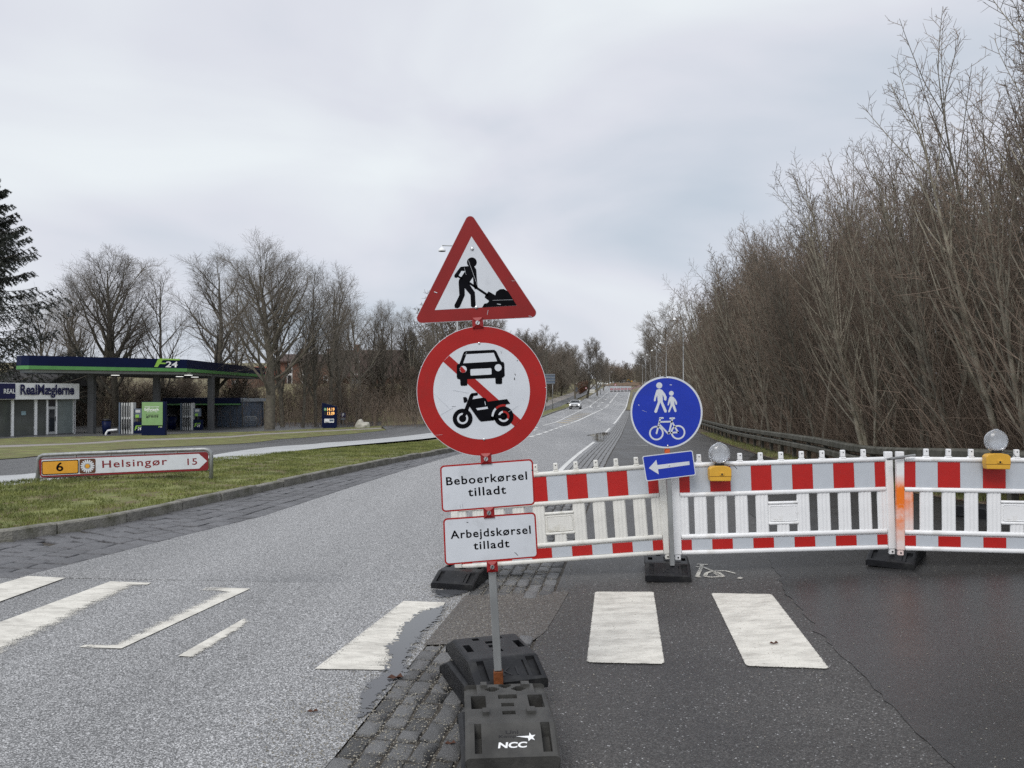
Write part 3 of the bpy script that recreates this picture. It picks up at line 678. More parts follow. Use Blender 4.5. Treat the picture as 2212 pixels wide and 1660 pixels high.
# ------------------------------------------------------------------ sign post with four plates
Y0 = 4.07
base = at(1079, 1490, Y0); base.z = gz4 + .05
post = thing('sign_post', 'grey leaning pole with road works triangle, no vehicles disc and two white text plates', 'sign', base)
def on(cr, Y=Y0 - .03, b=base):
    """crop point -> x-z in the sign's plane"""
    def f(x, y):
        p = at(*cr(x, y), Y); return (p.x - b.x, p.z - b.z)
    return f
c1 = on(crop(1200, 620, 4.368)); c2 = on(crop(1200, 960, 3.772)); c3 = on(crop(1250, 1350, 3.688)); c4 = on(crop(1200, 1880, 3.687), Y0)
YP = -.03
lo, hi = c4(1140, 640), c3(880, 1340); tp = c1(1000, 400)
def polebox(a, b, w, m, name, d=None):
    L_ = math.hypot(b[0] - a[0], b[1] - a[1]); ang = math.atan2(b[0] - a[0], b[1] - a[1])
    return ob(name, box(w, d or w, L_, .004, 2, True), m, post, (a[0], .0, a[1]), (0, ang, 0))
polebox(c4(1128, 540), tp, .040, M_GALV, 'pole'); polebox((lo[0] + .006, -.12), c4(1130, 545), .050, M_RUST, 'socket')
def plate_of(outline, m, name, y=YP, th=.003): return ob(name, slab([outline], y, th), m, post)
def hull3(cs, r):
    out = []
    for i, (c, a0, a1) in enumerate(cs): out += circ(c[0], c[1], r, 8, a0, a1)
    return out
d2r = math.radians
# warning triangle
ca, cbl, cbr = c1(968, 212), c1(326, 1497), c1(1775, 1424); rr = abs(c1(62, 0)[0] - c1(0, 0)[0])
def tri(r): 
    A = math.atan2(cbl[1] - ca[1], cbl[0] - ca[0]); B = math.atan2(cbr[1] - cbl[1], cbr[0] - cbl[0]); C = math.atan2(ca[1] - cbr[1], ca[0] - cbr[0])
    return hull3([(ca, C - math.pi / 2, A + 3 * math.pi / 2), (cbl, A - math.pi / 2 + 2 * math.pi, B - math.pi / 2 + 2 * math.pi), (cbr, B - math.pi / 2, C - math.pi / 2)], r)
t_plate = plate_of(tri(rr + .0018), M_SIGNW, 'warning_triangle'); t_plate.parent = post
ob('red_border', slab([tri(rr)], YP - .0008, .0008), M_RED2, t_plate)
ob('white_panel', slab([[c1(985, 418), c1(1582, 1330), c1(500, 1390)]], YP - .0016, .0008), M_SIGNW, t_plate)
W = [(845, 818), (945, 810), (1025, 820), (1048, 855), (1055, 960), (1067, 1085), (1060, 1112), (1030, 1115), (1015, 1085), (1005, 955), (962, 1018), (955, 1045), (1030, 1155), (1040, 1320), (1035, 1348), (1000, 1358), (978, 1340), (972, 1190), (895, 1100), (897, 1195), (830, 1350), (800, 1368), (765, 1360), (760, 1325), (825, 1195), (815, 1030), (820, 990), (856, 945), (903, 875), (852, 872), (808, 945), (795, 965), (765, 962), (756, 940), (765, 920), (825, 840)]
k1 = abs(c1(1, 0)[0] - c1(0, 0)[0])
pile = [(1210, 1143), (1300, 1195), (1310, 1150), (1360, 1115), (1410, 1112), (1470, 1145), (1582, 1328), (1125, 1355), (1155, 1305), (1195, 1298), (1218, 1270), (1160, 1225), (1165, 1200), (1185, 1180)]
head = c1(990, 760)
ob('worker_symbol', slab([[c1(*p) for p in W], circ(head[0], head[1], 65 * k1, 28), bar(c1(805, 942), c1(856, 974), 24 * k1), bar(c1(960, 1035), c1(1195, 1192), 30 * k1), [c1(*p) for p in pile]], YP - .0024, .0008), M_BLACK, t_plate)
def bolt(p, r, parent, y, name='bolt'): return ob(name, sphere(r, 12, 8, (1, .5, 1)), M_CHROME, parent, (p[0], y, p[1]))
bolt(c1(995, 582), .010, t_plate, YP - .003); bolt(c1(1050, 1355), .010, t_plate, YP - .003)
def scratches(parent, items, cf, y, m):
    ob('scratch', slab([bar(cf(*a), cf(*b), w, 3) for a, b, w in items], y, .0004), m, parent)
scratches(t_plate, [((945, 735), (1065, 1070), .0012), ((495, 1150), (530, 1162), .004), ((1205, 1390), (1195, 1450), .0016), ((1265, 1262), (1530, 1254), .001), ((1515, 1005), (1560, 1005), .0012), ((1325, 1310), (1370, 1316), .003), ((1740, 1467), (1780, 1476), .002), ((890, 830), (915, 925), .001)], c1, YP - .0030, M_SIGNW)
# no motor vehicles disc
cc = c2(966.5, 841); k2 = abs(c2(1, 0)[0] - c2(0, 0)[0])
disc = plate_of(circ(cc[0], cc[1], 741 * k2, 96), M_SIGNW, 'prohibition_disc')
ob('red_border', slab([circ(cc[0], cc[1], 735 * k2, 96)], YP - .0008, .0008), M_RED, disc)
ob('white_panel', slab([circ(cc[0], cc[1], 550 * k2, 80)], YP - .0016, .0008), M_SIGNW, disc)
ob('red_slash', slab([[c2(*p) for p in ((597, 437), (1412, 1168), (1342, 1245), (528, 507))]], YP - .0022, .0006), M_RED, disc)
CAR = [(750, 430), (765, 395), (785, 385), (1110, 370), (1132, 388), (1190, 505), (1215, 510), (1225, 530), (1230, 665), (1215, 685), (1200, 690), (1200, 752), (1190, 762), (1135, 762), (1125, 752), (1122, 692), (803, 706), (803, 770), (795, 780), (735, 782), (725, 770), (722, 710), (690, 700), (683, 680), (683, 545), (695, 535), (715, 530)]
arc = lambda c, r0, r1, a0, a1: ring(c2(*c), r0 * k2, r1 * k2, 24, a0, a1)
MOTO = [[c2(*p) for p in ((860, 935), (985, 915), (1015, 925), (1035, 962), (1255, 932), (1293, 985), (1190, 1005), (1125, 1045), (1085, 1115), (1110, 1175), (960, 1190), (935, 1170), (822, 1010))], bar(c2(852, 895), c2(785, 1075), 44 * k2), bar(c2(858, 882), c2(908, 876), 34 * k2), bar(c2(785, 1075), c2(752, 1150), 40 * k2), [c2(*p) for p in ((755, 912), (785, 908), (803, 925), (806, 948), (793, 970), (765, 976))], circ(*c2(750, 1155), 113 * k2, 40), circ(*c2(1218, 1130), 112 * k2, 40), bar(c2(1100, 1140), c2(1215, 1130), 60 * k2)]
ob('vehicle_symbols', slab([[c2(*p) for p in CAR]] + MOTO, YP - .0030, .0008), M_BLACK, disc)
for _q in ([[c2(*p) for p in ((793, 422), (1105, 405), (1143, 502), (757, 525))], circ(*c2(1155, 575), 40 * k2, 24), circ(*c2(757, 594), 40 * k2, 24), roundpoly([c2(*p) for p in ((838, 592), (1078, 580), (1080, 652), (840, 666))], 12 * k2), [c2(*p) for p in ((903, 1037), (1033, 1018), (1040, 1043), (920, 1060))]] + arc((750, 1155), 42, 64, 0, 2 * math.pi) + arc((1218, 1130), 42, 64, d2r(90), d2r(330)) + arc((1218, 1130), 116, 138, d2r(135), d2r(180))): ob('white_cutout', slab([_q], YP - .0036, .0006), M_SIGNW, disc)
ob('red_cutouts', slab([[c2(*p) for p in ((718, 598), (724, 572), (738, 560), (788, 612), (775, 628), (755, 634), (735, 628))]] + arc((1218, 1130), 42, 64, d2r(-30), d2r(100)) + arc((1218, 1130), 116, 138, d2r(80), d2r(132)), YP - .0042, .0006), M_RED, disc)
ob('front_fork', slab([bar(c2(785, 1075), c2(752, 1152), 40 * k2), bar(c2(1140, 1135), c2(1215, 1130), 40 * k2)], YP - .0046, .0004), M_BLACK, disc)
bolt(c2(938, 297), .007, disc, YP - .002); bolt(c2(995, 1392), .007, disc, YP - .002)
scratches(disc, [((425, 870), (610, 1050), .0012), ((500, 1110), (640, 1030), .0012), ((1270, 1080), (1380, 1010), .0010), ((640, 830), (815, 860), .0016), ((290, 1355), (520, 1338), .0008), ((800, 395), (775, 430), .001), ((535, 245), (550, 235), .004), ((275, 570), (284, 560), .004), ((1690, 800), (1705, 800), .003), ((1430, 920), (1450, 945), .001), ((1003, 960), (1010, 1000), .003)], c2, YP - .0036, M_SIGNW)
scratches(disc, [((1340, 690), (1342, 712), .004), ((1345, 645), (1352, 660), .003), ((1372, 490), (1374, 496), .004), ((625, 1017), (670, 1015), .0012), ((1185, 385), (1195, 415), .001)], c2, YP - .0030, M_DARK)
# text plates
for cor, txt in ((((295, 217), (1332, 140), (1357, 653), (317, 736)), (('Beboerkørsel', (368, 442), (1270, 376), 97), ('tilladt', (612, 560), (1035, 529), 95))),
                 (((330, 806), (1362, 735), (1392, 1240), (350, 1326)), (('Arbejdskørsel', (418, 1062), (1312, 1002), 120), ('tilladt', (672, 1154), (1072, 1126), 90)))):
    q = [c3(*p) for p in cor]; o = plate_of(roundpoly(q, .022), M_RED, 'text_plate')
    ob('white_panel', slab([roundpoly(inset(q, .0082), .015)], YP - .0009, .0009), M_SIGNW, o)
    for s_, a, b, h in txt:
        lettering(s_, 'lettering', M_BLACK, o, c3(*a), c3(*b), h / 3.688 * S / F * (Y0 - .03), YP - .0016, .0165, 1.14)
scratches(post, [((595, 845), (610, 852), .0035), ((1128, 1186), (1150, 1195), .003), ((1150, 1205), (1165, 1215), .003), ((520, 650), (524, 690), .0008), ((548, 645), (552, 690), .0008), ((1320, 265), (1330, 268), .006)], c3, YP - .0014, M_DARK)
# red clamps
def clamp(p):
    c = ob('clamp', None, None, post, (p[0], YP - .006, p[1]), (0, -.065, 0))
    bm = bmesh.new(); s_ = .0285
    b_ = [bm.verts.new((x * s_, .008, z * s_)) for x, z in ((-1, -1), (1, -1), (1, 1), (-1, 1))]; m_2 = [bm.verts.new((x * s_, 0, z * s_)) for x, z in ((-1, -1), (1, -1), (1, 1), (-1, 1))]; t_2 = [bm.verts.new((x * s_ * .45, -.008, z * s_ * .45)) for x, z in ((-1, -1), (1, -1), (1, 1), (-1, 1))]
    for A, B in ((b_, m_2), (m_2, t_2)):
        for i in range(4): bm.faces.new((A[i], A[(i + 1) % 4], B[(i + 1) % 4], B[i]))
    bm.faces.new(t_2); me = bmme(bm, 'clamp'); c2_ = ob('clamp_body', me, M_CLAMP, c)
    for a in range(4):
        t = a * math.pi / 2 + math.pi / 4; ob('rib', tube([(math.cos(t) * .038, -.001, math.sin(t) * .038), (math.cos(t) * .016, -.010, math.sin(t) * .016)], .0024, 5), M_CLAMP, c)
    ob('bolt', cyl(.0125, .011, .007, 16), M_CHROME, c, (0, -.006, 0), (math.pi / 2, 0, 0)); ob('bolt_slot', box(.004, .002, .020), M_DARK, c, (0, -.0133, 0), (0, .5, 0))
for p in (c1(1068, 1560), c3(810, 138), c3(843, 738), c3(880, 1340)): clamp(p)

# ------------------------------------------------------------------ blue sign
Yb = 6.93
bb = at(1452, 1222, Yb)
blue = thing('sign_post', 'leaning grey pole with round blue shared path sign and blue arrow plate', 'sign', bb)
c5 = on(crop(1850, 1100, 4.151), Yb - .03, bb); k5 = abs(c5(1, 0)[0] - c5(0, 0)[0])
a, b = (0.0, 0.0), c5(690, 640); L_ = math.hypot(b[0] - a[0], b[1] - a[1]); an = math.atan2(b[0] - a[0], b[1] - a[1])
ob('pole', box(.040, .040, L_, .004, 2, True), M_GALV, blue, (0, 0, 0), (0, an, 0))
oc = c5(703, 1090); ob('orange_sleeve', box(.044, .044, .07, .004), mat('orange_paint', srgb(205, 92, 40), .6, .2, 20), blue, (oc[0], 0, oc[1]), (0, an, 0))
bd = ob('blue_disc', slab([circ(*c5(686, 611), 452 * k5, 80)], YP, .003), M_SIGNW, blue)
ob('blue_panel', slab([circ(*c5(685, 612), 430 * k5, 80)], YP - .0008, .0008), M_BLUE, bd)
ADULT = [(560, 330), (595, 318), (630, 330), (665, 375), (687, 420), (683, 460), (670, 465), (655, 455), (650, 420), (635, 390), (640, 480), (690, 595), (680, 614), (660, 612), (607, 485), (565, 612), (548, 620), (530, 605), (575, 485), (570, 400), (555, 430), (548, 468), (532, 475), (526, 460), (535, 410)]
CHILD = [(725, 415), (748, 408), (770, 418), (800, 450), (818, 490), (815, 515), (800, 515), (790, 480), (782, 470), (785, 510), (812, 595), (800, 610), (785, 602), (757, 530), (725, 608), (708, 612), (706, 598), (735, 520), (732, 470), (715, 520), (703, 528), (698, 515), (712, 450)]
w5 = 21 * k5
ob('walkers_symbol', slab([[c5(*p) for p in ADULT], circ(*c5(594, 274), 38 * k5, 24), [c5(*p) for p in CHILD], circ(*c5(746, 373), 30 * k5, 24)], YP - .0016, .0008), M_SIGNW, bd)
ob('bicycle_symbol', slab(ring(c5(558, 872), 71 * k5, 91 * k5) + ring(c5(830, 862), 71 * k5, 91 * k5) + [bar(c5(*a), c5(*b), w5) for a, b in (((560, 875), (605, 695)), ((602, 684), (640, 682)), ((600, 732), (755, 727)), ((597, 765), (705, 878)), ((757, 700), (715, 878)), ((730, 688), (782, 685)), ((756, 735), (830, 862)), ((708, 870), (830, 862)))], YP - .0020, .0012), M_SIGNW, bd)
bolt(c5(701, 1030), .009, bd, YP - .003); bolt(c5(700, 180), .006, bd, YP - .003, 'rivet')
ob('top_clip', box(.032, .02, .014, .003), M_GALV, blue, (c5(665, 165)[0], YP + .01, c5(665, 165)[1]))
scratches(bd, [((335, 515), (340, 525), .006), ((728, 266), (750, 268), .006), ((380, 585), (435, 608), .0015), ((1090, 430), (1110, 470), .005)], c5, YP - .0014, M_SIGNW)
q = [c5(*p) for p in ((378, 1162), (1012, 1087), (1056, 1400), (430, 1479))]
ar = ob('arrow_plate', slab([roundpoly(q, .018)], YP - .002, .003), M_SIGNW, blue)
ob('blue_panel', slab([roundpoly(inset(q, .008), .013)], YP - .0028, .0008), M_BLUE, ar)
ob('arrow_symbol', slab([[c5(*p) for p in ((463, 1312), (557, 1207), (570, 1272), (970, 1225), (976, 1270), (578, 1325), (588, 1390))]], YP - .0036, .0008), M_SIGNW, ar)
bolt(c5(717, 1278), .009, ar, YP - .004)

# ------------------------------------------------------------------ barrier panels
def ribbed(w, h):
    """slat with rounded ribs on its face"""
    n = 24; pr = []
    for i in range(n + 1):
        x = -w / 2 + w * i / n; a = abs(x) / (w / 2); yy = -.012 - .004 * (.5 + .5 * math.cos(i / n * 2 * math.pi * 3.5 + math.pi / 2 * 0)); 
        if a > .86: yy += (a - .86) / .14 * .012
        pr.append((x, yy))
    pr2 = [(x, -yy) for x, yy in pr][::-1]; P = pr + pr2; N_ = len(P)
    v = [(x, y_, z) for z in (0, h) for x, y_ in P]; f = [(i, (i + 1) % N_, N_ + (i + 1) % N_, N_ + i) for i in range(N_)]
    return pyme('slat', v, f, True)
def rail_mesh(L_, h, d):
    n = 12; P = []
    for i in range(n): t = 2 * math.pi * i / n; P.append((d / 2 * math.copysign(abs(math.cos(t)) ** .7, math.cos(t)), h / 2 * math.copysign(abs(math.sin(t)) ** .7, math.sin(t))))
    v = []; 
    for x, k in ((0, .75), (.008, 1), (L_ - .008, 1), (L_, .75)): v += [(x, a * k, b * k) for a, b in P]
    f = [(r_ * n + i, r_ * n + (i + 1) % n, (r_ + 1) * n + (i + 1) % n, (r_ + 1) * n + i) for r_ in range(3) for i in range(n)] + [tuple(range(n)), tuple(range(3 * n, 4 * n))]
    return pyme('rail', v, f, True)
PT = .186
R185 = rail_mesh(1.86, .042, .05); R29 = rail_mesh(.27, .026, .04); SL = ribbed(.115, .36); SLS = ribbed(.112, .085)
KNOB = box(.040, .034, .062, .006, 2, True); KNOBB = box(.052, .042, .016, .005, 1, True)
POST = box(.066, .046, .88, .006, 2, True); TAB = box(.05, .036, .05, .006, 1); BANDU = box(1.87, .014, .235); BANDL = box(1.87, .014, .10)
STU, STUH = box(PT - .0015, .004, .226), box(.093, .004, .226); STL, STLH = box(PT - .0015, .004, .092), box(.093, .004, .092)
PLATE = box(.262, .022, .165, .008, 2); PLATEI = box(.235, .006, .135, .01, 2)
def barrier(label, loc, yaw, roll, plastic, stain=None, knobs=range(9), n_end=None):
    o = thing('barrier_panel', label, 'barrier', loc, (0, -roll, yaw), 'red and white barrier panels')
    for x in (.034, 1.966):
        m = stain if stain and x < 1 else plastic
        p = ob('end_post', POST, m, o, (x, 0, .005)); ob('foot_tab', TAB, m, o, (x, 0, -.02))
        ob('hole', cyl(.008, .008, .004, 10), M_DARK, o, (x, -.0165, -.02), (math.pi / 2, 0, 0))
    for z, nm in ((.0215, 'bottom_rail'), (.165, 'lower_rail'), (.547, 'middle_rail'), (.818, 'top_rail')): ob(nm, R185, plastic, o, (.07, 0, z))
    ob('upper_board', BANDU, plastic, o, (1, 0, .68)); ob('lower_board', BANDL, plastic, o, (1, 0, .092))
    for k in range(11):
        half = k in (0, 10); x = 1 + (k - 5) * PT + (.0465 if k == 0 else -.0465 if k == 10 else 0); m = M_STRIPER if k % 2 == 0 else M_STRIPEW
        ob('stripe', STUH if half else STU, m, o, (x, -.0088, .682)); ob('stripe', STLH if half else STL, m, o, (x, -.0088, .091))
    for k in range(11):
        x = 1 + (k - 5) * PT
        if k in (5,): ob('slat', SLS, plastic, o, (x, 0, .178)); continue
        ob('slat', SL, stain if stain and k == 0 else plastic, o, (x + (.02 if k == 0 else -.02 if k == 10 else 0), 0, .18))
    ob('info_plate', PLATE, plastic, o, (1, 0, .355)); ob('plate_panel', PLATEI, plastic, o, (1, -.0125, .355))
    for z in (.45, .265): ob('short_rail', R29, plastic, o, (.865, 0, z))
    for k in knobs:
        x = 1 + (k - 4) * PT; b_ = ob('knob', KNOB, plastic, o, (x, 0, .85)); ob('knob_base', KNOBB, plastic, b_, (0, 0, -.018))
        ob('hole', cyl(.005, .005, .003, 8), M_DARK, b_, (0, -.0165, .042), (math.pi / 2, 0, 0))
    return o
p1 = at(983, 1230, 7.15); p2 = at(1449, 1197.5, 7.1)
B1 = barrier('dirty white barrier panel with red stripes, half hidden behind the two text plates', p1, math.atan2(p2.y - p1.y, p2.x - p1.x), math.atan2(p2.z - p1.z, 1.97), M_PLASTICD, M_PLASTICD)
p1 = at(1456, 1199.5, 7.05); p2 = at(1928, 1186.5, 7.0)
B2 = barrier('clean white barrier panel with red stripes, right of the blue sign', p1, math.atan2(p2.y - p1.y, p2.x - p1.x), math.atan2(p2.z - p1.z, 1.98), M_PLASTIC)
p1 = at(1936, 1189, 6.92)
B3 = barrier('white barrier panel with an orange spray stained end, cut off by the right edge', p1, math.radians(-8.5), math.radians(.1), M_PLASTIC, M_ORANGE, knobs=range(9))
# locking clip on the right barrier
cl8 = crop(2596, 1280, 3.532); p = at(*cl8(470, 360), 6.86)
k_ = thing('locking_clip', 'grey steel locking clip hooked over the post of the stained barrier', 'clip', p, (0, -.16, math.radians(-8.5)))
ob('clip_arm', box(.22, .012, .02, .004), M_GALV, k_, (0, 0, 0)); ob('clip_hook', tube([(-.11, 0, 0), (-.128, -.006, .006), (-.135, 0, 0), (-.128, .006, -.008), (-.1, .008, -.01), (.02, .008, -.012)], .006, 6), M_GALV, k_)

# ------------------------------------------------------------------ warning lamps
def lamp(label, px, py, Y, rz):
    o = thing('warning_lamp', label, 'lamp', at(px, py, Y), (0, 0, rz), 'warning lamps on the barriers')
    bm = bmesh.new(); P = [(-.098, .0), (-.092, -.045), (.092, -.045), (.098, 0), (.098, .062), (.080, .082), (.03, .092), (-.03, .092), (-.08, .082), (-.098, .062)]
    b_ = ob('battery_box', slab([P], -.045, .085), M_YELLOW, o); bv = b_.modifiers.new('b', 'BEVEL'); bv.width = .006; bv.segments = 2
    ob('box_seam', box(.196, .002, .004), mat('yellow_shadow_gap', srgb(120, 80, 20), .6, .1, 5), o, (0, -.0455, -.002)); ob('latch', box(.045, .008, .03, .003), M_YELLOW, o, (.01, -.047, .02)); ob('lock_hole', cyl(.008, .008, .004, 12), M_DARK, o, (.01, -.0505, .018), (math.pi / 2, 0, 0))
    ob('neck', box(.08, .04, .04, .006), M_DARK, o, (0, 0, .098))
    ln = ob('lens', sphere(.094, 28, 16, (1, .55, 1)), M_LENS, o, (0, 0, .197)); ob('reflector', cyl(.02, .082, .04, 24), M_CHROME, o, (0, .03, .197), (math.pi / 2, 0, 0))
    ob('lens_rim', tube([(.0945 * math.cos(t), 0, .197 + .0945 * math.sin(t)) for t in np.linspace(0, 2 * math.pi, 33)], .004, 6), M_LENS, o)
    ob('top_lug', box(.036, .02, .014, .003), M_LENS, o, (0, 0, .295)); ob('wire_tie', tube([(-.06, -.03, .1), (-.03, -.045, .112), (.03, -.045, .112), (.06, -.03, .1), (.12, -.01, .10), (.16, 0, .06)], .0028, 5), M_DARK, o)
    return o
lamp('yellow warning lamp with clear round lens on the clean barrier beside the arrow plate', 1554, 1028, 6.955, 0)
lamp('yellow warning lamp with clear round lens on the orange stained barrier', 2152, 1002, 6.70, math.radians(-8.5))

# ------------------------------------------------------------------ direction sign on the island
cz = crop(60, 1320, 3.456); lb = gp(*cz(190, 505)); Yh = lb.y
hs = thing('direction_sign', 'low white and red direction sign reading Helsingør 15 on the grass island', 'sign', (lb.x, lb.y, lb.z + .1))
bh = Vector((lb.x, lb.y, lb.z + .1)); h4 = on(cz, Yh, bh)
def h3(x, y, dy=0): q = h4(x, y); return (q[0], dy, q[1])
ob('tube_frame', tube([h3(188, 560), h3(188, 300), h3(192, 245), h3(210, 213), h3(245, 196), h3(600, 180), h3(1300, 155), h3(1930, 135), h3(1968, 142), h3(1992, 168), h3(2000, 210), h3(2000, 550)], .036, 10), M_GALV, hs)
ob('lower_bar', tube([h3(205, 436), h3(1985, 352)], .012, 8), M_GALV, hs)
q = [h4(*p) for p in ((212, 237), (1974, 160), (1982, 352), (232, 426))]
pn = ob('panel', slab([roundpoly(q, .05)], -.05, .02), M_MAROON, hs)
ob('white_arrow_panel', slab([[h4(*p) for p in ((246, 248), (260, 242), (1884, 180), (1968, 255), (1886, 334), (262, 408), (246, 402))]], -.053, .003), M_SIGNW, pn)
yp_ = [h4(*p) for p in ((248, 256), (632, 240), (632, 384), (250, 402))]
bk = ob('route_plate', slab([roundpoly(yp_, .03)], -.056, .003), M_BLACK, pn); ob('amber_panel', slab([roundpoly(inset(yp_, .015), .02)], -.058, .002), M_AMBER, bk)
lettering('6', 'lettering', M_BLACK, bk, h4(402, 363), h4(476, 358), .16 * (Yh / 13.9), -.060, .02)
fb = ob('flower_plate', slab([roundpoly([h4(*p) for p in ((640, 236), (808, 228), (808, 378), (640, 386))], .03)], -.056, .003), M_BROWN, pn)
fc = h4(725, 308); kh = abs(h4(1, 0)[0] - h4(0, 0)[0]); pet = []
for i in range(17):
    t = 2 * math.pi * i / 17 + .1; a_ = (fc[0] + math.cos(t) * 22 * kh, fc[1] + math.sin(t) * 20 * kh); b_ = (fc[0] + math.cos(t) * 66 * kh, fc[1] + math.sin(t) * 62 * kh); pet.append(bar(a_, b_, 15 * kh, 4))
ob('flower_petals', slab(pet, -.058, .002), M_SIGNW, fb); ob('flower_heart', slab([circ(fc[0], fc[1], 23 * kh, 20)], -.060, .003), M_AMBER, fb)
lettering('Helsingør', 'lettering', M_MAROON, pn, h4(880, 352), h4(1556, 318), 100 * kh, -.0545, .012, 1.15); lettering('15', 'lettering', M_MAROON, pn, h4(1765, 298), h4(1866, 293), 68 * kh, -.0545, .012, 1.1)
for p in ((585, 212), (948, 198), (1300, 183), (1640, 168), (585, 410), (948, 393), (1300, 376)): ob('bracket', box(.03, .03, .05, .004), M_GALV, hs, h3(p[0], p[1], -.01))

# ------------------------------------------------------------------ guard rail
gr_ = thing('guard_rail', 'weathered steel guard rail with short posts along the edge of the thicket', 'guard rail', (float(E(9)) + 6.45, 9, gz(float(E(9)) + 6.45, 9)))
go = gr_.location.copy()
def gpt(Y, du, z): x = float(E(Y)) + 6.45 + du; return (x - go.x, Y - go.y, gz(x, Y) + z - go.z)
Yg_ = np.r_[np.arange(5.5, 40, 1.5), np.arange(40, 120, 4.0)]
def beam(sec, name):
    v = []; f = []; n = len(sec)
    for Y in Yg_: v += [gpt(Y, a, b) for a, b in sec]
    for i in range(len(Yg_) - 1):
        for j in range(n): f.append((i * n + j, i * n + (j + 1) % n, (i + 1) * n + (j + 1) % n, (i + 1) * n + j))
    return ob(name, pyme(name, v, f), M_RAIL, gr_)
for z0 in (.74, .50):
    beam([(-.10, z0 + .0), (-.13, z0 - .03), (-.13, z0 - .13), (-.09, z0 - .15), (-.09, z0 - .165), (-.145, z0 - .135), (-.145, z0 - .025), (-.11, z0 + .012), (.06, z0 + .012), (.06, z0)], 'rail_beam')
GPOST = box(.10, .12, .95, .004, 1, True)
for Y in np.arange(6.2, 100, 2.0):
    p = gpt(Y, 0, -.25); ob('post', GPOST, M_RAIL, gr_, p, (0, 0, -.16))

# ------------------------------------------------------------------ street lamps
def street_lamp(label, px, ytop, Y, arm=-1, H=None):
    t = at(px, ytop, Y); z0 = gz(t.x, Y); h = t.z - z0
    o = thing('street_lamp', label, 'street lamp', (t.x, Y, z0), (0, 0, 0), 'street lamps along the road')
    ob('pole', tube([(0, 0, -.2), (0, 0, 1.2), (0, 0, 1.25), (0, 0, h)], [.085, .085, .062, .045], 10), M_GALV, o)
    ob('arm', tube([(0, 0, h - .02), (arm * .8, 0, h)], .025, 8), M_GALV, o)
    bm = bmesh.new(); n = 20; pr = [(.02, .05), (.03, -.06), (.10, -.09), (.165, -.16), (.19, -.24), (.19, -.27), (.02, -.25)]; rows = [[bm.verts.new((r * math.cos(2 * math.pi * i / n), r * math.sin(2 * math.pi * i / n), z)) for i in range(n)] for r, z in pr]
    for A, B in zip(rows, rows[1:]):
        for i in range(n): bm.faces.new((A[i], A[(i + 1) % n], B[(i + 1) % n], B[i]))
    hd = ob('lamp_head', bmme(bm, 'lamp_head', True), M_WPAINT, o, (arm * .8, 0, h - .03)); ob('opening', cyl(.17, .17, .01, 18), M_DARK, hd, (0, 0, -.275))
    return o
street_lamp('tall grey street lamp whose white head shows left of the warning triangle', 988, 531, 40)
for i, (px, yt, Y, nm) in enumerate(((1476, 685, 69, 'nearest grey street lamp by the thicket, above the blue sign'), (1439, 737.5, 107, 'second street lamp from the right in the row above the blue sign'), (1418, 755.4, 136, 'third street lamp from the right in the row above the blue sign'), (1405, 765, 170, 'fourth street lamp from the right in the far row'), (1395, 770, 205, 'fifth street lamp from the right in the far row'), (1388, 773.5, 240, 'smallest and last street lamp of the far right row'))):
    street_lamp(nm, px, yt, Y)
street_lamp('distant street lamp left of the road before the trees', 1297, 786, 215, 1); street_lamp('distant thin street lamp above the white blocks', 1317, 803, 300, 1)

# ------------------------------------------------------------------ filling station
def wallbox(name, m, parent, A, B, z0, z1, depth, off=0):
    """upright box along A-B (x, y), depth behind it"""
    A = Vector(A[:2]); B = Vector(B[:2]); d = (B - A); L_ = d.length; ang = math.atan2(d.y, d.x); c = (A + B) / 2; n = Vector((-d.y, d.x)) / L_
    c = c + n * (depth / 2 + off); o = ob(name, box(L_, depth, z1 - z0), m, parent); pl_ = parent.location if parent else Vector()
    o.location = (c.x - pl_.x, c.y - pl_.y, (z0 + z1) / 2 - pl_.z); o.rotation_euler = (0, 0, ang); return o
zg = gz(-28, 53)
cp = thing('fuel_canopy', 'long navy station canopy with green edge, F24 logo and grey columns', 'canopy', (-28, 56, zg)); cpo = cp.location.copy()
zt = at(61, 768.3, 50).z; hb = (790 - 768.3) / F * 50; hg = .22
plan = [(-32.9, 51.6), (-32.6, 50.6), (-32.0, 50.15), (-31.4, 50), (-23.7, 56.05), (-24.3, 75.7), (-33, 70)]
def prism(P, z0, z1, m, name, parent, org):
    n = len(P); v = [(x - org.x, y - org.y, z - org.z) for z in (z0, z1) for x, y in P]
    return ob(name, pyme(name, v, [(i, (i + 1) % n, n + (i + 1) % n, n + i) for i in range(n)] + [tuple(range(n))[::-1], tuple(range(n, 2 * n))]), m, parent)
def shrink(P, k): c = np.mean(P, 0); return [tuple(c + (np.array(p) - c) * k) for p in P]
prism(plan, zt - hb, zt, M_NAVY, 'fascia', cp, cpo); prism(shrink(plan, 1.002), zt - hb - .24, zt - hb - .004, M_GREEN, 'green_edge', cp, cpo); prism(shrink(plan, .97), zt - hb - .45, zt - hb - .244, M_SOFFIT, 'soffit', cp, cpo)
c_1 = crop(0, 1030, 5.03); c_2 = crop(340, 1030, 4.424)
for px, Y, w in ((198, 54.2, .42), (338, 58.2, .42), (455.5, 62, .42)):
    p = at(px, 930, Y); p.z = gz(p.x, Y); o = ob('column', box(w, w, zt - .3 - p.z, .02, 1, True), M_COLUMN, cp, (p.x - cpo.x, p.y - cpo.y, p.z - cpo.z))
for px, py, Y in ((249, 802, 57), (407, 804, 57), (388, 812, 62), (421, 808, 64)):
    p = at(px, py, Y); ob('downlight', cyl(.28, .28, .03, 16), M_DOWNL, cp, (p.x - cpo.x, p.y - cpo.y, zt - hb - .49 - cpo.z))
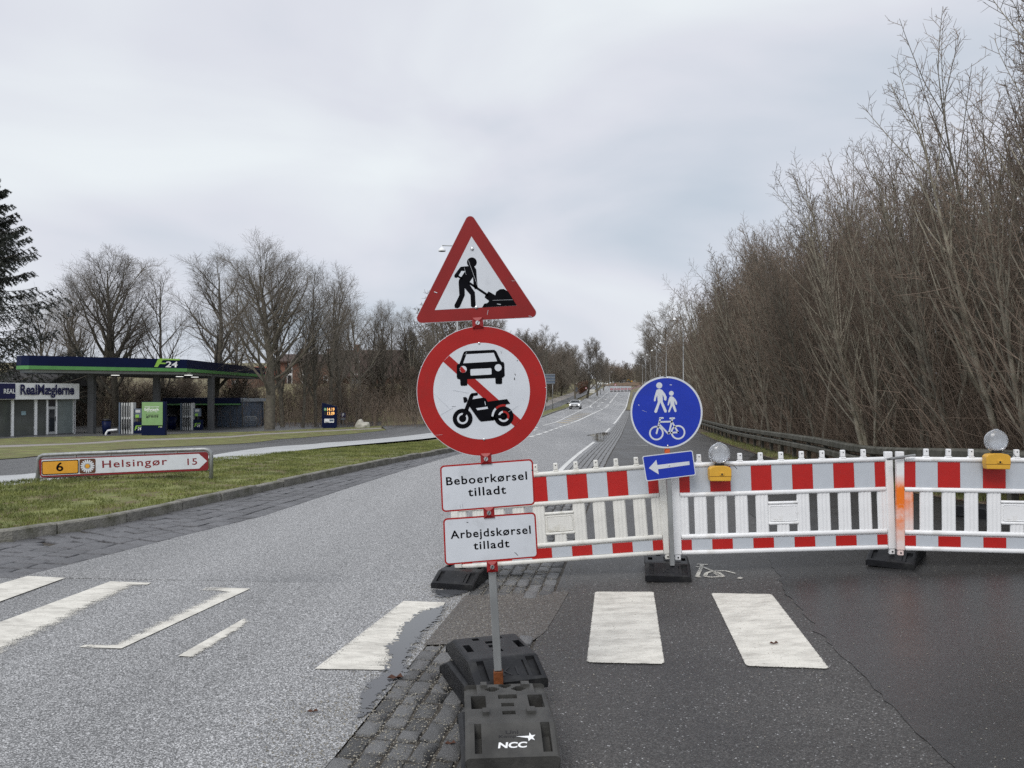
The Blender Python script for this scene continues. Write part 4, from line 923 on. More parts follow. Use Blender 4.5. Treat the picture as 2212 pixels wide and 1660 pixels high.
# logo on the fascia: F 24
fd = Vector((plan[4][0] - plan[3][0], plan[4][1] - plan[3][1])); fa = math.atan2(fd.y, fd.x); fl = fd.length
def flogo(parent, org, w, h, rz, y=-.03):
    r = ob('logo', slab([[(0, 0), (.13 * w, 0), (.21 * w, .36 * h), (.42 * w, .36 * h), (.46 * w, .52 * h), (.26 * w, .52 * h), (.31 * w, .78 * h), (.36 * w, .83 * h), (.97 * w, .83 * h), (w, h), (.24 * w, h), (.16 * w, .93 * h), (.12 * w, .80 * h)]], y, .02), M_LIME, parent, org, (0, 0, rz))
    lettering('24', 'lettering', M_WPAINT, r, (.42 * w, 0), (.88 * w, 0), .68 * h, y - .004, .02, slant=.15); return r
t_ = .86
flogo(cp, (plan[3][0] + fd.x * t_ * .90 - cpo.x, plan[3][1] + fd.y * t_ * .90 - cpo.y, zt - hb + .06 - cpo.z), 1.75, .62, fa)

def pump(label, px0, px1, pyt, pyb, hide=None):
    p = gp((px0 + px1) / 2, pyb); k = p.y / F; w = (px1 - px0) * k; h = (pyb - pyt) * k
    o = thing('fuel_pump', label, 'fuel pump', (p.x, p.y, p.z), (0, 0, .12), 'fuel pumps under the canopy')
    ob('cabinet', box(w, .5, h, .01, 1, True), M_DARK, o); wl = w * .14
    for i in range(4): ob('white_stripe', box(wl * .7, .06, h * .99, .01, 1, True), M_PUMP, o, (-w / 2 + (i + .7) * w * .19, -.27, 0))
    ob('white_pillar', box(w * .21, .54, h, .01, 1, True), M_PUMP, o, (w / 2 - w * .1, -.02, 0)); ob('side_panel', box(w * .12, .54, h, .01, 1, True), M_GREYB, o, (-w / 2 - w * .06, -.02, 0))
    for i in range(4):
        ob('nozzle', box(.06, .12, .16, .01), M_PUMP, o, (-w / 2 + (i + .95) * w * .19, -.3, h * .5)); x = -w / 2 + (i + 1.1) * w * .19
        ob('hose', tube([(x, -.31, h * .46), (x + .03, -.36, h * .25), (x + .02, -.36, h * .1), (x - .04, -.34, h * .16), (x - .05, -.3, h * .9)], .018, 6), M_DARK, o)
    # right half with screen
    w2 = w * .75; x2 = w / 2 + w2 / 2
    ob('base_cabinet', box(w2, .5, h * .38, .01, 1, True), M_NAVY, o, (x2, 0, 0)); ob('screen', box(w2 * .75, .3, h * .3, .01, 1, True), M_GREYB, o, (x2 - .05, 0, h * .5)); ob('display', box(w2 * .5, .02, h * .09), M_PUMP, o, (x2 - .05, -.162, h * .72))
    ob('keypad', box(w2 * .36, .03, h * .1, .01), M_LIME, o, (x2 - .1, -.16, h * .56)); ob('stem', box(.12, .2, h * .2, 0, 1, True), M_DARK, o, (x2, 0, h * .36))
    flogo(o, (x2 - w2 * .36, -.27, h * .11), w2 * .75, h * .15, 0, 0); return o
pump('fuel pump with black hoses left of the green poster', 263.5, 290, 870, 937); pump('fuel pump with black hoses right of the green poster', 395, 418.5, 871, 929)
# green poster stand
p = gp(330, 941.5); k = p.y / F
ps = thing('poster_stand', 'navy stand with green bilvask poster between the fuel pumps', 'poster stand', p, (0, 0, .1)); w = 44 * k; h = 73 * k
ob('stand', box(w * 1.12, .35, h, .02, 1, True), M_NAVY, ps, (.06, .1, 0)); po = ob('poster', box(w * .98, .03, h * .68, .005), M_POSTER, ps, (0, -.10, h * .65))
for b_, x0, x1, z, hh, m in (('bilegrammet', -.35, .33, .83, .04, M_WPAINT), ('bilvask', -.36, .34, .735, .085, M_WPAINT), ('fra 09kr i dag', -.25, .24, .69, .03, M_WPAINT), ('3 uanset antal', -.29, .29, .595, .035, M_DARK), ('gratis', -.29, .29, .52, .075, M_DARK)):
    lettering(b_, 'lettering', m, po, (x0 * w, (z - .65) * h), (x1 * w, (z - .65) * h), hh * h, -.02, .02)
flogo(ps, (w * .28, -.1, h * .24), w * .2, h * .045, 0, 0)
# car wash building
A = at(352, 930, 66); B = at(520, 930, 67.5); A.z = gz(A.x, A.y); B.z = gz(B.x, B.y); Bq = Vector((B.x, B.y)); A2 = Vector((A.x, A.y)); zw = min(A.z, B.z) - .05
cw = thing('car_wash', 'low grey car wash building with navy fascia and dark bays behind the pumps', 'building', (A.x, A.y, zw)); kk = B.y / F
H_ = at(352, 860, 66).z - zw
wallbox('back_wall', M_INT, cw, A2 + Vector((0, 5)), Bq + Vector((0, 5)), zw, zw + H_, .2); wallbox('roof', M_GREYB, cw, A2, Bq, zw + H_ - .12, zw + H_ - .02, 5.2)
wallbox('fascia', M_NAVY, cw, A2, Bq, zw + H_ - .5, zw + H_ + .0, .25, -.3); wallbox('green_edge', M_GREEN, cw, A2, Bq, zw + H_ - .62, zw + H_ - .503, .27, -.31)
lettering('støvsugerplads', 'lettering', M_GREEN, cw, (B.x - A.x - 2.9, H_ - .42), (B.x - A.x - .6, H_ - .42), .28, B.y - A.y - .36, .01)
for t in (0.0, .33, .60, 1.0):
    q = A2 + (Bq - A2) * t; wallbox('pier', M_COLUMN, cw, q - Vector((.12, 0)), q + Vector((.12, 0)), zw, zw + H_ - .1, 5, .05)
C_ = at(567, 930, 70.5); C2 = Vector((C_.x, C_.y)); wallbox('side_wing', M_GREYB, cw, Bq + Vector((.05, 0)), C2, zw, zw + H_ - .35, 3.5); wallbox('wing_roof', mat('pale_grey_roof_edge', (.36, .39, .42), .5, .1, 3), cw, Bq + Vector((-.15, -.1)), C2 + Vector((.2, 0)), zw + H_ - .346, zw + H_ - .06, 3.7, -.15)
q = C2 + Vector((.06, -.06)); ob('drain_pipe', tube([(q.x - A.x, q.y - A.y, 0.05), (q.x - A.x, q.y - A.y, H_ - .4)], .05, 8), M_GREYB, cw)
# price totem
p = gp(712, 925.5); k = p.y / F; w = 31 * k; h = 55 * k
tt = thing('price_totem', 'navy fuel price totem with amber prices 14.19 and 13.09', 'price sign', p, (0, 0, .05))
ob('body', slab([[(-w / 2, .12), (-w / 2 + .12, 0), (w / 2 - .12, 0), (w / 2, .12), (w / 2, h * .85), (-w / 2, h)]], -.2, .4), M_NAVY, tt)
for s_, z in (('14.19', .68), ('13.09', .52)): lettering(s_, 'lettering', M_LED, tt, (-w * .12, h * z), (w * .36, h * z), h * .125, -.215, .01)
ob('grade_plate', box(w * .18, .02, h * .12), M_GREEN, tt, (-w * .26, -.21, h * .74)); lettering('95', 'lettering', M_WPAINT, tt, (-w * .32, h * .715), (-w * .2, h * .715), h * .06, -.225, .01); ob('grade_plate', box(w * .18, .02, h * .12), M_DARK, tt, (-w * .26, -.21, h * .58)); ob('price_card', box(w * .66, .02, h * .15), M_WPAINT, tt, (0, -.21, h * .3)); ob('card_print', box(w * .28, .004, h * .08), M_GREYB, tt, (w * .16, -.223, h * .31)); ob('card_print', box(w * .26, .004, h * .02), M_DARK, tt, (-w * .15, -.223, h * .25)); 
# parking sign, boulder
c_3 = crop(780, 1000, 4.424)
p = gp(*c_3(1141, 1285)); k = p.y / F; pk = thing('parking_sign', 'small dark P parking sign on a thin pole beside the totem', 'sign', p); hh = 185 / 4.424 * S * k
ob('pole', tube([(0, 0, -.1), (0, 0, hh)], .03, 8), M_GALV, pk); pp = ob('plate', box(.42, .03, .42, .01), M_NAVYL, pk, (0, -.05, hh - .2)); lettering('P', 'lettering', M_WPAINT, pp, (-.08, -.14), (.09, -.14), .29, -.02, .02); ob('sub_plate', box(.42, .03, .18, .01), M_GREYB, pk, (0, -.05, hh - .55))
p = gp(*c_3(1405, 1300)); bm = bmesh.new(); bmesh.ops.create_icosphere(bm, subdivisions=3, radius=1); rb = random.Random(4)
for v in bm.verts:
    n_ = v.co.normalized(); kx = 1 + .18 * math.sin(n_.x * 5 + 1) * math.cos(n_.z * 4) + .1 * math.sin(n_.y * 9 + n_.z * 7); v.co = Vector((n_.x * .62 * kx, n_.y * .5 * kx, max(n_.z, -.3) * .52 * kx * (1.15 if n_.x < 0 else .8)))
tag(ob('boulder', bmme(bm, 'boulder', True), M_BOULDER, None, (p.x, p.y, p.z + .1)), 'pale boulder on the verge right of the parking sign', 'boulder')
# bins, hoop, mesh fence panel
def bin_(label, px, py, w, h):
    p = gp(px, py); k = p.y / F; o = thing('waste_bin', label, 'bin', p, group='navy waste bins'); ob('body', cyl(w * k / 2 * .8, w * k / 2, h * k * .88, 16, True, .03), M_NAVY, o); ob('lid', cyl(w * k / 2 * 1.05, w * k / 2 * .7, h * k * .12, 16), M_DARK, o, (0, 0, h * k * .88))
bin_('round navy waste bin beside the left canopy column', 230, 939, 19, 34); bin_('dark waste bin right of the green poster', 371, 928, 20, 32)
p = gp(240, 940.5); k = p.y / F; tag(ob('hoop_bollard', tube([(-.35, 0, -.1), (-.34, 0, .12), (-.22, 0, .3), (0, 0, .33), (.4, 0, .36)], .07, 8), M_WPAINT, None, p), 'white bent hoop bollard in front of the navy bin', 'bollard')
p = at(540, 930, 66); p.z = gz(p.x, 66); k = p.y / F; fp = thing('fence_panel', 'grey wire mesh fence panel standing in front of the car wash wing', 'fence', p, (0, 0, .15)); w = 27 * k; h = 24 * k
ob('frame', tube([(-w / 2, 0, 0), (-w / 2, 0, h * .93), (-w / 2 + .06, 0, h), (w / 2 - .06, 0, h), (w / 2, 0, h * .93), (w / 2, 0, 0)], .022, 6), M_GALV, fp)
for i in range(1, 12): ob('wire', tube([(-w / 2 + w * i / 12, 0, .2), (-w / 2 + w * i / 12, 0, h)], .008, 4), M_GALV, fp)
for i in range(1, 5): ob('wire', tube([(-w / 2, 0, .1 + h * i / 5.5), (w / 2, 0, .1 + h * i / 5.5)], .008, 4), M_GALV, fp)

# estate agent shop
A = gp(-60, 947.5); B = gp(163, 937.8); A2, B2_ = Vector((A.x, A.y)), Vector((B.x, B.y)); zs = min(A.z, B.z) - .05; d_ = (B2_ - A2); Ls = d_.length; kB = B.y / F
sh = thing('shop', 'white flat roofed shop with dark blue RealMæglerne lettering and tall windows', 'shop', (A.x, A.y, zs)); an = math.atan2(d_.y, d_.x)
def sp_(t): return A2 + d_ * t
Hs = (938 - 828) * kB; Hf = (861 - 828) * kB
wallbox('fascia', M_WPAINT, sh, A2, B2_, zs + Hs - Hf, zs + Hs, .5, -.35); wallbox('roof', M_GREYB, sh, A2, B2_, zs + Hs - Hf, zs + Hs - .15, 8, .16); wallbox('back_wall', M_WPAINT, sh, A2, B2_, zs, zs + Hs - Hf - .004, .2, 6); wallbox('plinth', M_COLUMN, sh, A2, B2_, zs, zs + .12, .3)
nB = Vector((-d_.y, d_.x)).normalized(); wallbox('end_wall', M_WPAINT, sh, B2_, B2_ + nB * 6, zs, zs + Hs - Hf - .004, .15); wallbox('floor', M_FORE, sh, A2, B2_, zs + .122, zs + .14, 5.9, .05)
tp_ = lambda px: (px + 60) / 223
for px, w in ((-60, .16), (-20, .14), (20.6, .16), (70.7, .18), (96.6, .1), (117.6, .1), (162, .16)):
    q = sp_(min(tp_(px), .99)); u_ = d_.normalized() * w / 2; wallbox('mullion', M_WPAINT, sh, q - u_, q + u_, zs + .12, zs + Hs - Hf - .004, .12, .0)
M_SHOPG = mat('grey_shop_glass', (.085, .092, .086), .1, .25, .6); M_FROST = mat('frosted_pane', (.19, .22, .215), .12, .1, 2)
for a_, b_, m in ((-60, -20, M_SHOPG), (-20, 20.6, M_SHOPG), (20.6, 70.7, M_SHOPG), (70.7, 96.6, M_SHOPG), (117.6, 161, M_FROST)):
    wallbox('window_pane', m, sh, sp_(tp_(a_)), sp_(tp_(b_)), zs + .12, zs + Hs - Hf - .01, .02, .08)
wallbox('pane_sticker', mat('pale_blue_sticker', (.25, .36, .4), .5, .1, 3), sh, sp_(tp_(40)), sp_(tp_(50)), zs + 1.45, zs + 1.7, .01, .065)
g0, g1 = sp_(tp_(96.6)), sp_(tp_(117.6)); gd = (g1 - g0); M_DF = mat('door_frame_grey', (.42, .43, .43), .5, .05, 3)
wallbox('top_light', M_GLASS, sh, g0, g1, zs + Hs - Hf - .5, zs + Hs - Hf - .01, .03, .06)
wallbox('door', M_DF, sh, g0, g1, zs + .12, zs + Hs - Hf - .5, .06, .03)
wallbox('door_glass', M_GLASS, sh, g0 + gd * .2, g0 + gd * .8, zs + .3, zs + Hs - Hf - .68, .03, .012); wallbox('door_handle', M_DARK, sh, g0 + gd * .86, g0 + gd * .9, zs + 1.0, zs + 1.3, .04, -.02)
wallbox('bench', M_WPAINT, sh, sp_(tp_(121)), sp_(tp_(152)), zs + .5, zs + .6, .4, .5)
tx = ob('sign_letters', None, None, sh, (0, 0, Hs - Hf), (0, 0, an))
lettering('RealMæglerne', 'lettering', M_NAVYL, tx, (tp_(27) * Ls, Hf * .08), (tp_(149) * Ls, Hf * .08), Hf * .84, -.42, .03, 1.0, .06)
ob('navy_sign', box(tp_(17.8) * Ls - .1, .06, Hf * .92), M_NAVYL, sh, (math.cos(an) * tp_(17.8) * Ls / 2 + math.sin(an) * .40, math.sin(an) * tp_(17.8) * Ls / 2 - math.cos(an) * .40, Hs - Hf / 2), (0, 0, an)); lettering('REAL', 'lettering', M_WPAINT, tx, (tp_(-8) * Ls, Hf * .36), (tp_(15.6) * Ls, Hf * .36), Hf * .28, -.445, .015)

# ------------------------------------------------------------------ houses behind the trees
def house(label, px0, px1, Y, base_py, eave_py, ridge_py, wall=M_BRICK, roof=M_TILE, gable=False, wins=(), depth=9, chim=(), name='brick_house'):
    a, b = at(px0, base_py, Y), at(px1, base_py, Y); W_ = b.x - a.x; zb = a.z; ze = at(px0, eave_py, Y).z; zr = at(px0, ridge_py, Y).z
    o = thing(name, label, 'house', ((a.x + b.x) / 2, Y, zb)); he, hr = ze - zb, zr - zb
    gzz = gz(o.location.x, Y) - zb
    if gable: P = [(-W_ / 2, -3), (W_ / 2, -3), (W_ / 2, he), (0, hr - .15), (-W_ / 2, he)]; ob('wall', slab([P], 0, depth), wall, o)
    else:
        ob('wall', box(W_, depth, he + 3), wall, o, (0, depth / 2, (he - 3) / 2))
    if gable:
        for s in (-1, 1): ob('roof', pyme('roof', [(s * (W_ / 2 + .4), -.3, he - .3), (0, -.3, hr), (0, depth, hr), (s * (W_ / 2 + .4), depth, he - .3), (s * (W_ / 2 + .4), -.3, he - .1), (0, -.3, hr + .22), (0, depth, hr + .22), (s * (W_ / 2 + .4), depth, he - .1)], [(0, 1, 2, 3), (4, 5, 6, 7), (0, 1, 5, 4), (3, 2, 6, 7), (0, 3, 7, 4)]), roof, o)
    else:
        P = [(-.5, he - .1), (depth / 2, hr), (depth + .5, he - .1), (depth + .5, he - .3), (-.5, he - .3)]; v = [(x, p, q) for x in (-W_ / 2 - .3, W_ / 2 + .3) for p, q in P]; n = 5
        ob('roof', pyme('roof', v, [(i, (i + 1) % n, n + (i + 1) % n, n + i) for i in range(n)] + [tuple(range(n)), tuple(range(n, 2 * n))]), roof, o)
    for x, z0, z1, w in wins:
        q0 = at(x, z0, Y); q1 = at(x, z1, Y); ww = w / F * Y; hh_ = q0.z - q1.z; f = ob('window', box(ww, .12, hh_), M_WPAINT, o, (q0.x - o.location.x, -.04, (q0.z + q1.z) / 2 - zb))
        nx = 2 if ww > .8 else 1; nz_ = max(2, round(hh_ / .9))
        for i in range(nx):
            for j in range(nz_): ob('pane', box(ww / nx * .78, .04, hh_ / nz_ * .8), M_GLASS, f, (-ww / 2 + ww / nx * (i + .5), -.06, -hh_ / 2 + hh_ / nz_ * (j + .5)))
    for x in chim: ob('chimney', box(.9, .9, 1.6, 0, 1, True), wall, o, (at(x, 0, Y).x - o.location.x, depth / 2 if not gable else 3, hr - .8))
    return o
def c3d(x, y): return c_3(x, y)
def w3(x0, x1, y0, y1): a = c_3(x0, y0); b = c_3(x1, y1); return ((a[0] + b[0]) / 2, b[1], a[1], b[0] - a[0])
house('long red brick house with tiled roof and white windows behind the bare trees', 596, 722, 108, 838, 779, 762, wins=(w3(390, 460, 440, 730), w3(590, 665, 430, 735), w3(725, 770, 455, 680), w3(880, 940, 600, 720)), chim=(700, 640))
house('tall brick gable house with a large white framed window behind the bare trees', 722, 880, 112, 880, 812, 752, gable=False, wins=(w3(1035, 1065, 690, 900), w3(1268, 1392, 580, 920), w3(1315, 1360, 390, 440)), chim=(757, 815), depth=11)
house('low brick house with white conservatory windows beside the tall trunk', 585, 668, 92, 902, 868, 862, wins=(w3(185, 370, 1050, 1170), w3(375, 480, 1040, 1160), w3(485, 570, 1040, 1130)), depth=6)
house('brick house with orange red roof above the car wash', 490, 555, 98, 850, 803, 790, roof=mat('orange_roof_tiles', srgb(170, 84, 58), .8, .15, 2), wins=((505, 822, 832, 8), (530, 822, 832, 8)))
house('dark roofed house behind the white shop', -20, 104, 66, 905, 826, 788, wall=mat('dark_brown_wall', (.05, .04, .03), .8, .2, 2), roof=M_TILED, gable=False, wins=((60, 850, 840, 10),), name='dark_house', depth=8)

# ------------------------------------------------------------------ cars and far road works
def car(name, label, loc, rz, paint, lit=True, group=None):
    """hatchback, front towards -y"""
    o = thing(name, label, 'car', loc, (0, 0, rz), group)
    prof_ = [(-2.08, .30, .55, .72), (-2.05, .22, .74, .80), (-1.75, .2, .92, .86), (-1.0, .2, 1.02, .89), (-.75, .2, 1.04, .89), (0, .2, 1.05, .89), (1.2, .2, 1.06, .88), (1.95, .25, 1.02, .84), (2.08, .35, .8, .76)]
    def loft(st, nm, m, par):
        v = []; n = 12
        for y, z0, z1, hw in st:
            zm = (z0 + z1) / 2; hz = (z1 - z0) / 2
            for i in range(n):
                t = 2 * math.pi * i / n; cx_, sx_ = math.cos(t), math.sin(t); v.append((hw * math.copysign(abs(cx_) ** .45, cx_), y, zm + hz * math.copysign(abs(sx_) ** .45, sx_)))
        f = [(r * n + i, r * n + (i + 1) % n, (r + 1) * n + (i + 1) % n, (r + 1) * n + i) for r in range(len(st) - 1) for i in range(n)] + [tuple(range(n)), tuple(range((len(st) - 1) * n, len(st) * n))]
        return ob(nm, pyme(nm, v, f, True), m, par)
    loft(prof_, 'body', paint, o)
    cabin = loft([(-.98, .9, 1.02, .80), (-.35, .9, 1.36, .70), (.1, .9, 1.44, .66), (1.0, .9, 1.42, .65), (1.85, .9, 1.05, .70)], 'cabin', M_GLASS, o)
    loft([(-.22, 1.37, 1.44, .60), (.1, 1.40, 1.485, .64), (1.0, 1.38, 1.465, .64), (1.45, 1.28, 1.34, .6)], 'roof', paint, o)
    for s in (-1, 1):
        ob('pillar', tube([(s * .80, -.95, 1.0), (s * .655, -.25, 1.40)], .04, 6), paint, o); ob('pillar', tube([(s * .80, .15, 1.0), (s * .67, .15, 1.42)], .045, 6), paint, o); ob('pillar', tube([(s * .74, 1.7, 1.02), (s * .62, 1.25, 1.40)], .07, 6), paint, o)
        ob('door_mirror', box(.2, .1, .14, .03, 2), paint, o, (s * .97, -.6, 1.04)); ob('headlight', sphere(.11, 12, 8, (1.5, .5, .75)), M_HEADL if lit else M_SIGNW, o, (s * .66, -2.02, .70)); ob('rear_light', box(.25, .05, .18, .02), M_STRIPER, o, (s * .62, 2.06, .85))
        for y in (-1.3, 1.32):
            w = ob('wheel', cyl(.31, .31, .2, 20, False, .03), M_TYRE, o, (s * .78, y, .31), (0, math.pi / 2, 0)); ob('rim', cyl(.2, .18, .21, 14, False), M_CARS, w)
    ob('grille', box(1.2, .06, .12, .02), M_DARK, o, (0, -2.06, .69)); ob('lower_intake', box(1.3, .06, .16, .02), M_DARK, o, (0, -2.06, .40)); ob('number_plate', box(.5, .02, .11), M_WPAINT, o, (0, -2.105, .55)); ob('badge', cyl(.06, .06, .02, 14), M_CHROME, o, (0, -2.1, .70), (math.pi / 2, 0, 0))
    return o
p = gp(1245.5, 884.5); car('car', 'white hatchback with lit headlights driving towards us on the left lane', (p.x, p.y + 2.1, gz(p.x, p.y)), -.16, M_CARW)
p = at(379, 930, 71); car('car', 'silver car standing in the dark car wash bay', (p.x, 71, gz(p.x, 71)), 0, M_CARS, False)
cD = crop(1640, 1120, 6.9125)
def fpt(x, y): return gp(*cD(x, y))
# back of a road sign
Yb_ = 112; q0, q1 = at(*cB(360, 620), Yb_), at(*cB(516, 487), Yb_)
sb_ = thing('road_sign', 'grey back of a large road sign right of the prohibition disc', 'sign', ((q0.x + q1.x) / 2, Yb_, gz(q0.x, Yb_))); w = q1.x - q0.x; h = q1.z - q0.z; zc = (q0.z + q1.z) / 2 - sb_.location.z
ob('board', box(w, .04, h, .01), M_GREYB, sb_, (0, 0, zc))
for i in range(4): ob('stiffener', box(w, .06, .07), M_GALV, sb_, (0, -.05, zc - h * .42 + h * .28 * i))
for s in (-1, 1): ob('post', tube([(s * w * .3, .06, -.2), (s * w * .3, .06, zc + h / 2)], .05, 8), M_GALV, sb_)
# white barrier left of the road
p = fpt(1015, 480); k = p.y / F * S / 6.9125; wb = thing('barrier_panel', 'small white plastic barrier panel across the far left footpath', 'barrier', p); w = 160 * k; h = 80 * k
ob('board', box(w, .05, h * .45, .01), M_PLASTICD, wb, (0, 0, h * .78)); ob('lower_board', box(w, .05, h * .4, .01), M_PLASTICD, wb, (0, 0, h * .25))
for i in range(5): ob('slat', box(w * .1, .05, h * .2), M_PLASTICD, wb, (-w * .44 + w * .22 * i, 0, h * .5))
for s in (-1, 1): ob('foot', box(.4, .8, .12, .02, 1, True), M_RUBBER, wb, (s * w * .4, 0, -.05))
# red and white fence of planks across the far road
ORD = ('first', 'second', 'third', 'fourth', 'fifth', 'sixth', 'seventh', 'eighth', 'last')
P0, P1 = fpt(1408, 448), fpt(1850, 440); Nf = 6; hp = .62
for i in range(Nf):
    a = P0.lerp(P1, i / Nf); b = P0.lerp(P1, (i + 1) / Nf); a.z = gz(a.x, a.y); b.z = gz(b.x, b.y); v = b - a; Lp = Vector((v.x, v.y)).length
    o = thing('plank_barrier', 'low red and white plank barrier closing the far road, %s from the left' % ORD[i], 'barrier', a, (0, -math.atan2(v.z, Lp), math.atan2(v.y, v.x)), 'striped plank barriers across the far road')
    nS = 7; wS = Lp / nS
    for j in range(nS): ob('stripe', box(wS - .005, .05, hp), M_STRIPER if j % 2 else M_STRIPEW, o, (wS * (j + .5), 0, .75))
    ob('base', box(.5, .9, .25, .03, 1, True), M_RUBBER, o, (Lp * .5, 0, 0)); ob('upright', box(.06, .06, 1.0, 0, 1, True), M_GALV, o, (Lp * .5, .06, 0))
P2 = fpt(2060, 370)
for i in range(3):
    a = P1.lerp(P2, i / 3); b = P1.lerp(P2, (i + 1) / 3); a.z = gz(a.x, a.y); b.z = gz(b.x, b.y); v = b - a; Lp = Vector((v.x, v.y)).length
    o = thing('plank_barrier', 'low red and white plank barrier closing the far road, %s from the left' % ORD[6 + i], 'barrier', a, (0, -math.atan2(v.z, Lp), math.atan2(v.y, v.x)), 'striped plank barriers across the far road')
    nS = max(3, round(Lp / .35)); nS = min(nS, 15); wS = Lp / nS
    for j in range(nS): ob('stripe', box(wS - .005, .05, hp), M_STRIPER if j % 2 else M_STRIPEW, o, (wS * (j + .5), 0, .75))
    ob('upright', box(.06, .06, 1.0, 0, 1, True), M_GALV, o, (Lp * .5, .06, 0))
# small round signs
def round_sign(label, x, y, yb, r, face, rim, name='road_sign'):
    c = cD(x, y); p = gp(*cD(x, yb)); k = p.y / F; z = at(c[0], c[1], p.y).z; rr_ = r / 6.9125 * S * k; o = thing(name, label, 'sign', p, group=None)
    ob('post', tube([(0, 0, -.1), (0, 0, z - p.z + rr_)], .04, 6), M_GALV, o); d__ = ob('disc', slab([circ(0, z - p.z, rr_, 24)], -.08, .03), rim, o); ob('disc_face', slab([circ(0, z - p.z, rr_ * .68, 20)], -.09, .01), face, d__); return o, z - p.z, rr_
round_sign('small round red and white sign left of the far white barrier', 910, 374, 470, 20, M_SIGNW, M_RED); o, z_, r_ = round_sign('round no entry style sign standing behind the striped plank barriers', 1522, 305, 440, 24, M_SIGNW, M_RED); ob('slash', box(r_ * 1.6, .01, r_ * .25), M_RED, o, (0, -.1, z_), (0, .8, 0))
o, z_, r_ = round_sign('grey blue round sign with small plates on a post by the hedge', 708, 380, 495, 32, M_GREYB, M_GREYB); ob('plate', box(r_ * 1.8, .03, r_ * .8, .01), M_GREYB, o, (0, -.08, z_ - r_ * 1.6)); ob('top_tag', box(r_ * .35, .03, r_ * .9), M_WPAINT, o, (0, -.08, z_ + r_ * 3))
# white blocks, pillar and vans at the works
for i, (x, w, h, lab) in enumerate(((1155, 55, 52, 'leftmost rounded white block of the row on the far crest'), (1200, 34, 55, 'second white block from the left on the far crest'), (1240, 22, 46, 'third narrow white block on the far crest'), (1295, 36, 50, 'fourth white block from the left on the far crest'), (1345, 50, 30, 'low white block fifth in the row on the far crest'), (1420, 20, 48, 'rightmost narrow white block on the far crest'))):
    p = fpt(x, 300); k = p.y / F * S / 6.9125; o = thing('road_block', lab, 'road block', p, group='white blocks on the far crest'); ob('block', box(w * k, .6, h * k, .06, 2, True), M_WPAINT, o); ob('base', box(w * k * .9, .7, .15, .02, 1, True), M_RUBBER, o, (0, 0, -.02))
def van(label, x, y, rz, L_=4.6, name='van', paint=M_CARW):
    p = fpt(x, y); o = thing(name, label, 'van', (p.x, p.y, gz(p.x, p.y) + .35), (0, 0, rz))
    ob('cargo_bed', box(L_ * .5, 1.8, .75, .05, 2, True), paint, o, (L_ * .22, 0, .45)); ob('cab', slab([[(-L_ * .5, .4), (-L_ * .5, 1.0), (-L_ * .34, 1.15), (-L_ * .22, 1.85), (-.05, 1.9), (-.05, .4)]], -.9, 1.8), paint, o); ob('side_window', slab([[(-L_ * .3, 1.2), (-L_ * .21, 1.7), (-.2, 1.72), (-.2, 1.2)]], -.92, .02), M_GLASS, o)
    for q in (-L_ * .33, L_ * .3):
        for s in (-1, 1): ob('wheel', cyl(.36, .36, .22, 16, False), M_TYRE, o, (q, s * .8, .36), (math.pi / 2, 0, 0))
    return o
van('white pick-up van parked at the far road works, left one', 1610, 262, .1); van('white pick-up van parked at the far road works, behind the other', 1700, 255, .15)
p = fpt(1850, 272); ex = thing('excavator', 'small yellow excavator at the far road works', 'excavator', (p.x, p.y, gz(p.x, p.y) + .4), (0, 0, .3)); ex.scale = (.7, .7, .7)
for s in (-1, 1): ob('track', box(2.2, .4, .5, .15, 2, True), M_TYRE, ex, (0, s * .7, 0))
ob('engine_house', box(1.5, 1.5, .8, .1, 2, True), M_YELLOW, ex, (.4, 0, .55)); ob('cab', box(.9, .9, 1.5, .08, 1, True), M_GLASS, ex, (-.4, .2, .6)); ob('boom', tube([(-.7, 0, .9), (-1.8, 0, 2.4), (-3.0, 0, 1.9)], .14, 6), M_YELLOW, ex); ob('stick', tube([(-3.0, 0, 1.9), (-3.3, 0, .8)], .1, 6), M_YELLOW, ex); ob('bucket', box(.5, .6, .5, .08, 1), M_DARK, ex, (-3.3, 0, .5))
p = fpt(2010, 270); lr = thing('lorry', 'white lorry cab at the right end of the far road works', 'lorry', (p.x, p.y, gz(p.x, p.y) + .3), (0, 0, -.1)); ob('cab', box(2.4, 2.2, 2.2, .12, 2, True), M_CARW, lr, (1.6, 0, .5)); ob('windscreen', box(2.0, .05, .8), M_GLASS, lr, (1.6, -1.1, 1.9)); ob('mast', box(.5, .5, 3.0, .05, 1, True), M_WPAINT, lr, (-.6, 0, .3)); ob('bed', box(2.2, 2.2, .4, .04, 1, True), M_GREYB, lr, (-.6, 0, .5))
for x in (0, 2.2): ob('wheel', cyl(.45, .45, .3, 16, False), M_TYRE, lr, (x, -1, .45), (math.pi / 2, 0, 0))
bm = bmesh.new(); bmesh.ops.create_grid(bm, x_segments=60, y_segments=24, size=1); rb = random.Random(9); q0 = fpt(1780, 330)
for v in bm.verts:
    x, y = v.co.x, v.co.y; e_ = (1 - x * x) * (1 - y * y); v.co = Vector((x * 13, y * 9, e_ * (1.1 + .5 * math.sin(x * 9 + y * 4) + .35 * math.sin(x * 17 - y * 11)) + rb.uniform(-.05, .05) * e_ - .15))
tag(ob('earth_heap', bmme(bm, 'earth', True), M_EARTH, None, (q0.x + 2, q0.y + 8, gz(q0.x + 2, q0.y + 8))), 'long heap of dug brown earth behind the striped plank barriers', 'earth heap')
